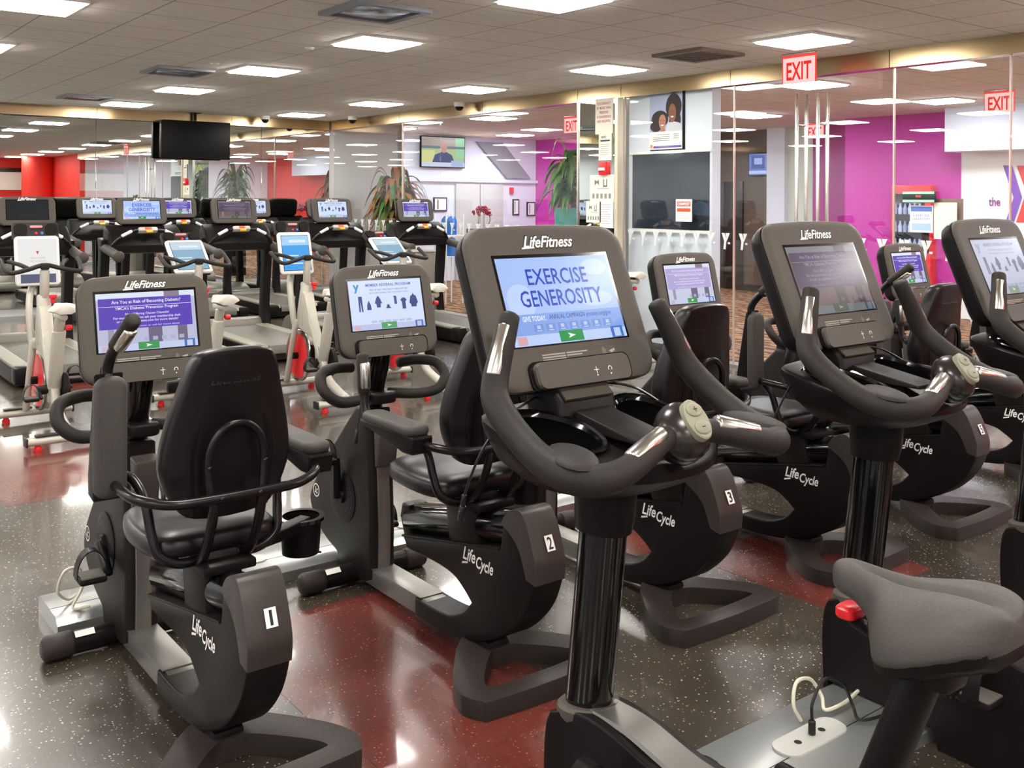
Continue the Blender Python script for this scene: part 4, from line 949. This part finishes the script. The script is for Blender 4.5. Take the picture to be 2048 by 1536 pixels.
t = thing('fire_alarm', 'red fire alarm strobe on the mirrored column above the evacuation plan', 'fire alarm', (8.05, 8.70, 2.10))
g = G(RED); g.box((0, 0, 0), (.05, .13, .16), .012); g.build('housing', t); g = G(WHP); g.box((-.028, 0, -.01), (.03, .10, .035), .008); g.build('strobe', t)
# poster, white board sign
SKIN1 = mat('print_brown', '#8d5a48', .7); SKIN2 = mat('print_tan', '#b47a62', .7); HAIR = mat('print_dark', '#2c1f24', .7); SKYP = mat('print_sky', '#aeb6d6', .6)
t = thing('poster', 'framed poster of two smiling people on the white partition', 'poster', (8.205, 7.83, 2.64))
g = G(SHL); g.M = plane((0, 0, 0), W_, (0, 0, 1)); g.box((0, 0, -.012), (.52, .70, .024), .004); g.build('frame', t)
g = G(PAPW); g.M = plane((-.0135, 0, 0), W_, (0, 0, 1)); g.rect(-.25, -.34, .25, .34, 0); g.use(SKYP); g.rect(-.25, -.14, .25, .34, .0006)
def oval(x, y, a, b, m, h): g.use(m); g.disc(x, y, a, b, h)
oval(.12, .13, .12, .15, HAIR, .0012); oval(.14, -.02, .09, .12, HAIR, .0013); g.use(mat('print_grey', '#c9c8d2', .7)); g.poly([(.0, -.14), (.03, -.05), (.10, -.03), (.2, -.05), (.25, -.08), (.25, -.14)], .0016); oval(.10, .06, .058, .105, SKIN1, .002)
oval(-.09, .0, .13, .10, HAIR, .0022); oval(-.15, -.08, .09, .06, HAIR, .0023); oval(-.05, -.03, .055, .085, SKIN2, .0026); g.use(SKIN2); g.poly([(-.08, -.14), (-.07, -.06), (-.02, -.08), (.0, -.14)], .0024)
for (x, y) in ((.10, .075), (-.05, -.015)):
    for s in (-1, 1): oval(x+s*.022, y, .008, .005, HAIR, .003)
    oval(x, y-.055, .022, .008, WHT, .003); g.use(HAIR); g.rect(x-.004, y-.03, x+.006, y-.025, .003)
g.use(GRY)
for i in range(4): g.rect(-.2, -.18-.022*i, .06, -.172-.022*i, .001)
for i in range(3): g.rect(.12, -.18-.022*i, .2, -.172-.022*i, .001)
g.use(mat('print_violet', '#4f3a9c', .7)); g.rect(-.19, -.325, .24, -.30, .001); g.use(mat('print_orange', '#e8854f', .7)); g.rect(-.24, -.32, -.20, -.285, .001); g.build('print', t, recalc=False)
def dr_comp(g, w, h):
    g.use(mat('orange_ink', '#e8502a', .7)); g.rect(-w*.42, h*.18, w*.42, h*.40); g.rect(-w*.42, -h*.06, w*.42, h*.10); g.use(PAPW); g.text('COMPOST', 0, h*.29, w*.74, h*.13, .0006, 0, .03); g.use(GRY)
    for i in range(4): g.rect(-w*.36, -h*.16-h*.07*i, w*.36, -h*.145-h*.07*i)
sheet('notice', 'orange and white COMPOST notice on the dark panel of the partition', 'notice', (8.135, 7.50, 1.615), .235, .245, W_, dr_comp, PAPW)
def dr_gen(g, w, h):
    g.use(BLU); g.rect(-w*.46, h*.28, w*.46, h*.46); g.text('EXERCISE', 0, h*.13, w*.7, h*.09, .0005); g.text('GENEROSITY', 0, -.0, w*.8, h*.09, .0005); g.use(mat('pale_blue_ink', '#a9c4ea', .7)); g.rect(-w*.42, -h*.42, w*.42, -h*.16)
sheet('flyer', 'blue and white EXERCISE GENEROSITY flyer on the glass right of the doors', 'flyer', (8.138, 4.72, 1.572), .215, .235, W_, dr_gen, PAPW)
sheet('flyer', 'blank cream sheet on the glass beside the blue flyer', 'flyer', (8.136, 4.50, 1.56), .205, .315, W_, lambda g, w, h: None, PAPER)
g = G(mat('board_brown', '#7d5f4e', .6)); g.box((0, 0, 0), (.02, .26, .30), .004); tag(g.build('notice_board', loc=(8.185, 4.50, 1.60)), 'brown board behind the blank cream sheet on the glass', 'board')
g = G(mat('sign_dark', '#1d2a26', .35)); g.box((0, 0, 0), (.03, .30, .10), .005); g.use(mat('sign_mint', '#a9cdbd', .5)); g.box((-.013, 0, .036), (.012, .295, .022)); g.box((-.013, 0, -.036), (.012, .295, .022)); g.use(PINK); g.box((-.014, -.0, .005), (.008, .05, .02))
tag(g.build('door_sign', loc=(8.12, 4.73, 1.765)), 'dark sign with two mint stripes on the glass above the blue flyer', 'sign')
# frames and alarm on the white lobby wall
def pic(label, x, z, w, h):
    t = thing('picture_frame', label, 'picture frame', (x, 17.585, z), 0, 'frames on the white lobby wall')
    g = G(INK); g.box((0, 0, 0), (w, .03, h), .004); g.build('frame', t); g = G(PAPW); g.box((0, -.013, 0), (w-.06, .012, h-.06)); g.use(GRY); g.box((-w*.2, -.0165, 0), (w*.12, .008, h-.1)); g.build('print', t)
pic('double black picture frame on the white lobby wall left of the doors', 11.6, 1.62, .34, .30); pic('upright black picture frame on the white lobby wall right of the doors', 13.62, 1.56, .18, .36); pic('black picture frame on the white lobby wall at the edge of the magenta wall', 14.05, 1.52, .24, .32)
g = G(RED); g.box((0, 0, 0), (.1, .05, .14), .01); tag(g.build('fire_alarm', loc=(13.48, 17.56, 1.93)), 'small red alarm box on the white lobby wall above a frame', 'fire alarm')
# ------------------------------------------------------------------ lobby furniture and plants
def plant(label, loc, n, zc, ln, cols, pot, seed, ped=0):
    random.seed(seed); t = thing('potted_plant', label, 'plant', loc)
    g = G(pot); g.lathe([(.0, ped), (.17, ped), (.22, ped+.05), (.23, ped+.28), (.21, ped+.28), (.20, ped+.24), (.0, ped+.24)], (0, 0, 0), 'z', 24)
    if ped: g.use(SHL); g.box((0, 0, ped/2), (.36, .36, ped), .01)
    g.build('planter', t)
    g = G(mat('cane', '#6b5a3c', .8)); 
    for k in range(3): a = k*2.1; g.tube([(.05*math.cos(a), .05*math.sin(a), ped+.2), (.07*math.cos(a), .07*math.sin(a), zc-.15+.12*k)], .02, 8)
    g.build('stem', t)
    g = G()
    for k in range(n):
        g.use(cols[k % len(cols)]); a = random.uniform(0, 6.28); l = ln*random.uniform(.6, 1.1); up = random.uniform(.15, 1.75); z0 = zc+random.uniform(-.40, .22); wd = random.uniform(.04, .08); d = V((math.cos(a), math.sin(a), 0)); sd = V((-math.sin(a), math.cos(a), 0)); rows = []
        for q in range(9):
            s = q/8; p = d*(l*(1.0*s-.10*s*s))*math.cos(min(1.3, up*.62)) + V((0, 0, z0+l*(up*s-(.55+.45*up)*s*s*(.7+.6*s))))+d*.04
            ww = wd*math.sin(math.pi*min(1, .12+.88*s)**.8)*(1-.15*s)+.002; rows.append([p-sd*ww+V((0, 0, .012)), p, p+sd*ww+V((0, 0, .012)), p-V((0, 0, .002))])
        g.loft(rows)
    g.build('foliage', t)
LF = [mat('leaf_green', '#3f6b2a', .4), mat('leaf_dark', '#274a20', .4), mat('leaf_olive', '#6a6a2c', .45)]; LR = [mat('leaf_rust', '#8a4a22', .45), mat('leaf_olive', '#6a6a2c', .45), mat('leaf_red', '#8f3320', .45), mat('leaf_amber', '#a0682c', .45), mat('leaf_green', '#3f6b2a', .4)]
plant('bushy plant with reddish drooping leaves behind the glass near the mirrors', (8.85, 14.85, 0), 190, 1.72, .68, LR, mat('pot_grey', '#77756c', .6), 3, .9)
plant('tall green plant in a teal planter behind the glass left of the mirrored column', (8.72, 10.05, 0), 110, 2.05, .55, LF, mat('pot_teal', '#4fa39a', .5), 9, 1.34)
t = thing('planter_stand', 'grey planter stand holding red orchids beyond the glass', 'plant stand', (9.12, 12.55, 0))
g = G(GREYW); g.box((0, 0, .60), (.34, .42, 1.2), .01); g.build('body', t); g = G(mat('stand_top', '#6d6a66', .5)); g.box((0, 0, 1.235), (.40, .48, .07), .01); g.build('top', t)
t = thing('orchid', 'spray of deep red orchids arching on the grey planter stand', 'flowers', (9.12, 12.55, 1.277)); random.seed(4)
g = G(mat('stem_green', '#4a5a2c', .6)); P_ = smooth([(0, 0, 0), (.02, -.10, .12), (.0, -.06, .26), (-.02, .10, .30), (-.02, .20, .22)], 5); g.tube(P_, .006, 6); g.build('stem', t)
g = G(mat('orchid_red', '#a82440', .5))
for p in P_[8:]:
    for k in range(5): q = V((random.uniform(-.05, .05), random.uniform(-.05, .05), random.uniform(-.03, .04))); g.ell(p+q, (.03, .028, .012), Matrix.Rotation(random.uniform(0, 3), 4, V((random.random(), random.random(), random.random()+.1)).normalized()), 8)
g.build('petals', t)
t = thing('water_rack', 'white wire rack of blue water jugs beyond the glass', 'rack', (9.25, 13.75, 0))
for x in (-.17, .17):
    for y in (-.17, .17): g = G(WHP); g.tube([(x, y, 0), (x, y, 1.48)], .012, 8); g.build('leg', t)
for z in (.78, 1.13): g = G(WHP); g.box((0, 0, z), (.36, .36, .015)); g.build('shelf', t)
jg = None
for k, z in enumerate((.7885, 1.1385)):
    for j, y in enumerate((-.085, .085)):
        g = G(mat('jug_blue', '#2f6fc0', .2)); g.lathe([(.0, 0), (.078, 0), (.08, .02), (.076, .10), (.08, .12), (.08, .24), (.05, .29), (.026, .31), (.0, .31)], (0, 0, 0), 'z', 18)
        tag(g.build('water_jug', loc=(9.25, 13.75+y, z)), 'blue water jug, %s on the %s shelf of the white rack' % (('nearer', 'farther')[j], ('lower', 'upper')[k]), 'water jug', 'jugs on the white rack')
t = thing('vending_machine', 'red vending machine set flush in the magenta lobby wall', 'vending machine', (14.40, 8.37, 0))
g = G(RED); g.box((-.19, 0, .99), (.18, .66, 1.98), .02); g.build('cabinet', t); g = G(mat('vend_dark', '#26262e', .2)); g.box((-.28, .03, 1.10), (.02, .52, 1.50), .004); g.build('front_panel', t)
g = G(SHL); g.box((-.285, -.27, 1.2), (.03, .07, .5), .006); g.use(GRY); g.box((-.30, -.27, 1.3), (.01, .05, .05)); g.build('coin_panel', t)
for k in range(4):
    for j in range(6):
        g = G(mat('drink_%d' % (j % 2), ('#b9c3e0', '#8f9cc6')[j % 2], .4)); g.lathe([(.0, 0), (.03, 0), (.032, .09), (.014, .14), (.014, .17), (.0, .17)], (0, 0, 0), 'z', 10)
        tag(g.build('drink_bottle', loc=(14.075, 8.19+.08*j, .72+.27*k)), 'pale drink bottle standing in the rows of the red vending machine', 'bottle', 'bottles in the vending machine')
# desk by the red end wall, seen in the mirror
t = thing('desk', 'brown reception desk before the red wall, seen in the mirrors', 'desk', (6.55, -4.9, 0))
g = G(mat('desk_brown', '#7d6654', .5)); g.box((0, 0, .78), (.9, 1.3, 1.56), .02); g.build('cabinet', t); g = G(WHT); g.box((0, 0, 1.59), (1.0, 1.4, .05), .01); g.build('top', t)
# ------------------------------------------------------------------ machines
RG, UG, TG, SG = 'recumbent bikes in a row', 'upright bikes in the front row', 'treadmills facing the mirrors', 'spin bikes between the rows'
rec = [ # x, y, number, display, seat slide, left arm up, right arm up, crank, label
 (1.185, 2.70, '1', 'risk', .0, True, False, 114, 'black recumbent bike with number 1 on its tail, left armrest raised, purple display'),
 (2.22, 2.70, '2', 'referral', .02, False, False, 0, 'black recumbent bike with number 2 on its tail, showing the member referral display'),
 (3.15, 2.68, '3', 'generosity', -.13, False, False, 60, 'black recumbent bike with number 3 on its tail, its display hidden by the front bike'),
 (4.14, 2.68, '4', 'risk_pale', -.03, True, False, 30, 'black recumbent bike with pale lilac display, tail hidden behind the second upright bike post'),
 (5.16, 2.68, '5', 'referral', -.07, True, False, 200, 'black recumbent bike with number 5 on its tail, behind the second upright bike'),
 (6.42, 2.72, '', 'risk', -.02, True, True, 140, 'black recumbent bike at the far right end of its row, before the magenta wall')]
proto = make_recumbent(rec[0][8], (rec[0][0], rec[0][1], 0), RG)
R = [proto] + [dup(proto, (x[0], x[1], 0), x[8]) for x in rec[1:]]
for o, x in zip(R, rec): finish_recumbent(o, x[2], x[3], x[4], x[5], x[6], x[7])
up = [(1.795, 2.08, 'generosity', 268, 'upright bike in the foreground centre showing EXERCISE GENEROSITY on its blue display'),
      (3.045, 2.08, 'risk_dim', 88, 'second upright bike from the left, with a dim purple display'),
      (4.295, 2.08, 'referral_pale', 20, 'upright bike cut off by the right edge of the photo, with pale grey display')]
proto = make_upright(up[0][4], (up[0][0], up[0][1], 0), UG)
U = [proto] + [dup(proto, (x[0], x[1], 0), x[4]) for x in up[1:]]
for o, x in zip(U, up): finish_upright(o, x[2], x[3])
for o in U[:2]:
    g = G(TUB); g.tube(smooth([(-.05, .03, 1.19), (-.13, .0, 1.185), (-.22, -.01, 1.15), (-.285, .0, 1.08), (-.305, .03, 1.0), (-.31, .05, .95)], 6), .0035, 8)
    g.tube([(-.31, .05, .95), (-.312, .053, .925)], .007, 10); g.tube([(-.312, .053, .92), (-.315, .058, .885)], .0095, 10)
    g.build('audio_cable', o); g = G(TUB)
    g.tube(smooth([(.09, .03, 1.20), (.16, .0, 1.20), (.24, -.05, 1.175), (.30, -.16, 1.09), (.315, -.22, .98)], 6), .0035, 8); g.build('audio_cable', o)
g = G(TUB); g.tube(smooth([(-.06, 1.06, 1.06), (-.12, 1.03, 1.03), (-.16, 1.0, .93), (-.19, .98, .82), (-.21, .97, .74)], 6), .0035, 8); g.tube([(-.205, .972, .76), (-.215, .965, .71)], .008, 10); g.build('audio_cable', R[1])
tm = [(2.34, 11.4, 'off', 'treadmill with black switched-off display at the far left of the front treadmill row'), (3.52, 11.4, 'generosity', 'treadmill showing EXERCISE GENEROSITY on a bright blue display'),
      (4.60, 11.4, 'risk_dim', 'treadmill with a dark purple display, third from the left in the front treadmill row'), (5.89, 11.4, 'referral', 'treadmill with bright referral display, right of the third spin bike'),
      (7.13, 11.4, 'risk', 'treadmill with purple and red display nearest the glass wall'),
      (4.0, 15.0, 'referral', 'treadmill with pale blue display, leftmost in the back row by the mirrors'), (5.17, 15.0, 'risk', 'treadmill with purple display in the back row, right of the EXERCISE GENEROSITY one'),
      (6.37, 15.0, 'referral', 'treadmill in the back row half hidden behind the dark purple display'), (7.57, 15.0, 'off', 'treadmill in the back row by the corner, behind the bright referral display')]
proto = make_treadmill(tm[0][3], (tm[0][0], tm[0][1], 0), TG)
T_ = [proto] + [dup(proto, (x[0], x[1], 0), x[3]) for x in tm[1:]]
for o, x in zip(T_, tm): finish_treadmill(o, x[2])
sp = [(1.775, 7.32, 'white', 12, 0, 'silver spin bike with a white tablet display at the far left'), (2.935, 7.28, 'pale', 48, 0, 'silver spin bike with tilted pale blue tablet, behind the first recumbent bike'),
      (3.90, 7.28, 'blue', 15, 0, 'silver spin bike with bright blue tablet and red flywheel showing, behind the second recumbent bike'), (4.865, 7.26, 'pale', 52, 0, 'silver spin bike with flat tilted tablet, right of the second recumbent bike'),
      (7.40, 7.30, 'pale', 55, 0, 'silver spin bike, only its saddle showing right of the big blue front display')]
proto = make_spinner(sp[0][5], (sp[0][0], sp[0][1], 0), SG)
S_ = [proto] + [dup(proto, (x[0], x[1], 0), x[5]) for x in sp[1:]]
for o, x in zip(S_, sp): finish_spinner(o, x[2], rad(x[3]), rad(x[4]))

# ------------------------------------------------------------------ floor raceways and cables
def raceway(label, x0, x1, y0, y1, z, outs):
    t = thing('power_raceway', label, 'power raceway', ((x0+x1)/2, (y0+y1)/2, 0), 0, 'aluminium power raceways'); w_, d = x1-x0, y1-y0
    g = G(ALU); g.prism([(-d/2, 0), (-d/2, z*.62), (-d/2+.05, z), (d/2-.02, z), (d/2, z*.8), (d/2, 0)], 'x', -w_/2, w_/2, 0); g.use(INK); g.box((0, -.03, z+.0003), (w_, .003, .0008)); g.build('cover', t)
    for x in outs:
        g = G(PLT); g.loft([[V((p[0]+x-(x0+x1)/2, p[1]+.0, q)) for p in rrect(.30, .10, .045, 6)] for q in (z-.001, z+.006)]); g.use(INK)
        for s in (-1, 1): g.disc(x-(x0+x1)/2+s*.06, .0, .012, h=z+.0065)
        g.build('outlet_plate', t)
raceway('aluminium floor raceway under the front row of upright bikes', 1.93, 6.0, 1.70, 2.06, .058, (2.62, 3.75))
raceway('aluminium floor raceway under the fronts of the recumbent bikes', .97, 7.4, 4.16, 4.48, .07, (1.75, 2.75, 3.7, 4.7))
def cable(label, m, pts, r=.004, plug=None):
    t = thing('power_cable', label, 'cable', pts[0], 0, 'loose power cables'); o = V(pts[0]); g = G(m); g.tube([p-o for p in smooth(pts, 8)], r, 8); g.build('cord', t)
    if plug is not None: g = G(INK); g.tube([V(p)-o for p in plug], .012, 10); g.build('plug', t)
cable('black cable looping from an outlet on the front raceway to the second upright bike', INK, [(2.63, 1.88, .105), (2.64, 1.885, .16), (2.71, 1.89, .21), (2.80, 1.885, .17), (2.83, 1.87, .10), (2.81, 1.83, .075), (2.90, 1.80, .075), (2.955, 1.80, .085)], .005, [(2.63, 1.88, .07), (2.63, 1.88, .105)])
cable('cream cable coiled beside the plug on the front raceway', CRM, [(2.67, 1.95, .066), (2.645, 1.96, .12), (2.68, 1.975, .175), (2.76, 1.98, .16), (2.80, 1.965, .10), (2.77, 1.93, .078), (2.86, 1.92, .078), (2.952, 1.93, .085)], .006)
cable('cream cable looping over the left end of the far raceway by bike one', CRM, [(1.09, 4.36, .08), (1.04, 4.30, .09), (.99, 4.25, .15), (1.01, 4.22, .235), (1.065, 4.22, .23), (1.08, 4.24, .15), (1.04, 4.22, .082), (1.10, 4.20, .080)], .006)
cable('black cable plugged in the far raceway between bikes one and two', INK, [(1.80, 4.30, .12), (1.84, 4.28, .19), (1.95, 4.24, .16), (2.05, 4.20, .10), (2.11, 4.18, .09)], .005, [(1.80, 4.30, .082), (1.80, 4.30, .12)])
g = G(mat('bin_grey', '#7e766c', .35, metal=.3)); g.box((0, 0, .54), (.30, .42, 1.08), .02); g.use(mat('bin_lid', '#a39c90', .3, metal=.4)); g.box((0, 0, 1.09), (.31, .43, .02), .006)
tag(g.build('waste_bin', loc=(6.51, 10.4, 0)), 'tall grey bin between the two rightmost front treadmills', 'bin')

# ------------------------------------------------------------------ person crouching beyond the glass, nearly hidden by the machines
def skin(name, pts, edges, m, parent, sub=2):
    me = bpy.data.meshes.new(name); me.from_pydata([p[:3] for p in pts], edges, []); me.materials.append(m); o = bpy.data.objects.new(name, me); col.objects.link(o); o.parent = parent
    md = o.modifiers.new('s', 'SKIN'); md.use_smooth_shade = True; ss = o.modifiers.new('d', 'SUBSURF'); ss.levels = sub; ss.render_levels = sub
    for v_, p in zip(me.skin_vertices[0].data, pts): v_.radius = (p[3], p[3] if len(p) < 5 else p[4])
    me.skin_vertices[0].data[0].use_root = True
    return o
t = thing('person', 'person in a pale shirt crouching in the lobby, glimpsed between bikes at the right', 'person', (9.72, 4.78, 0), 120); t.scale = (1.16, 1.16, 1.16)
SK = mat('skin_tone', '#c98a6c', .6)
P_ = [(0, 0, .33, .13, .11), (0, .03, .48, .13, .10), (0, .08, .62, .15, .10), (0, .13, .71, .06), (0, .16, .78, .07, .08), (0, .18, .86, .082, .092), (0, .18, .93, .06)]
E_ = [(0, 1), (1, 2), (2, 3), (3, 4), (4, 5), (5, 6)]
for s in (-1, 1):
    b = len(P_); P_ += [(s*.17, .10, .66, .05), (s*.22, .22, .46, .04), (s*.16, .38, .42, .032), (s*.13, .45, .41, .03), (s*.10, .10, .30, .085), (s*.13, .36, .42, .062), (s*.12, .24, .08, .045), (s*.12, .36, .035, .035)]
    E_ += [(2, b), (b, b+1), (b+1, b+2), (b+2, b+3), (0, b+4), (b+4, b+5), (b+5, b+6), (b+6, b+7)]
bd = skin('body', P_, E_, SK, t)
S0 = [(p[0], p[1], p[2], p[3]+.012, (p[4] if len(p) > 4 else p[3])+.012) for p in P_]
skin('shirt', [S0[0], S0[1], S0[2], S0[7], S0[8], S0[15], S0[16]], [(0, 1), (1, 2), (2, 3), (3, 4), (2, 5), (5, 6)], mat('shirt_lilac', '#cfd2ea', .8), t)
skin('trousers', [S0[0], S0[11], S0[12], S0[13], S0[19], S0[20], S0[21]], [(0, 1), (1, 2), (2, 3), (0, 4), (4, 5), (5, 6)], mat('trousers_dark', '#33343f', .8), t)
g = G(HAIR); g.ell((0, .165, .895), (.088, .095, .085), n=14); g.build('hair', t)
g = G(SK)
for s in (-1, 1): g.ell((s*.085, .17, .86), (.012, .02, .03), n=8)
g.ell((0, .272, .855), (.013, .02, .022), n=8); g.build('ears_and_nose', bd)
for s in (-1, 1):
    g = G(SK); g.box((s*.125, .48, .41), (.055, .07, .028), .012)
    for k in range(4): x = s*.125-.02+.0135*k; g.tube([(x, .51, .41), (x, .545, .40), (x, .565, .385)], .007, 6)
    g.tube([(s*.125-s*.026, .47, .41), (s*.125-s*.045, .50, .40)], .008, 6); g.build('hand', bd)
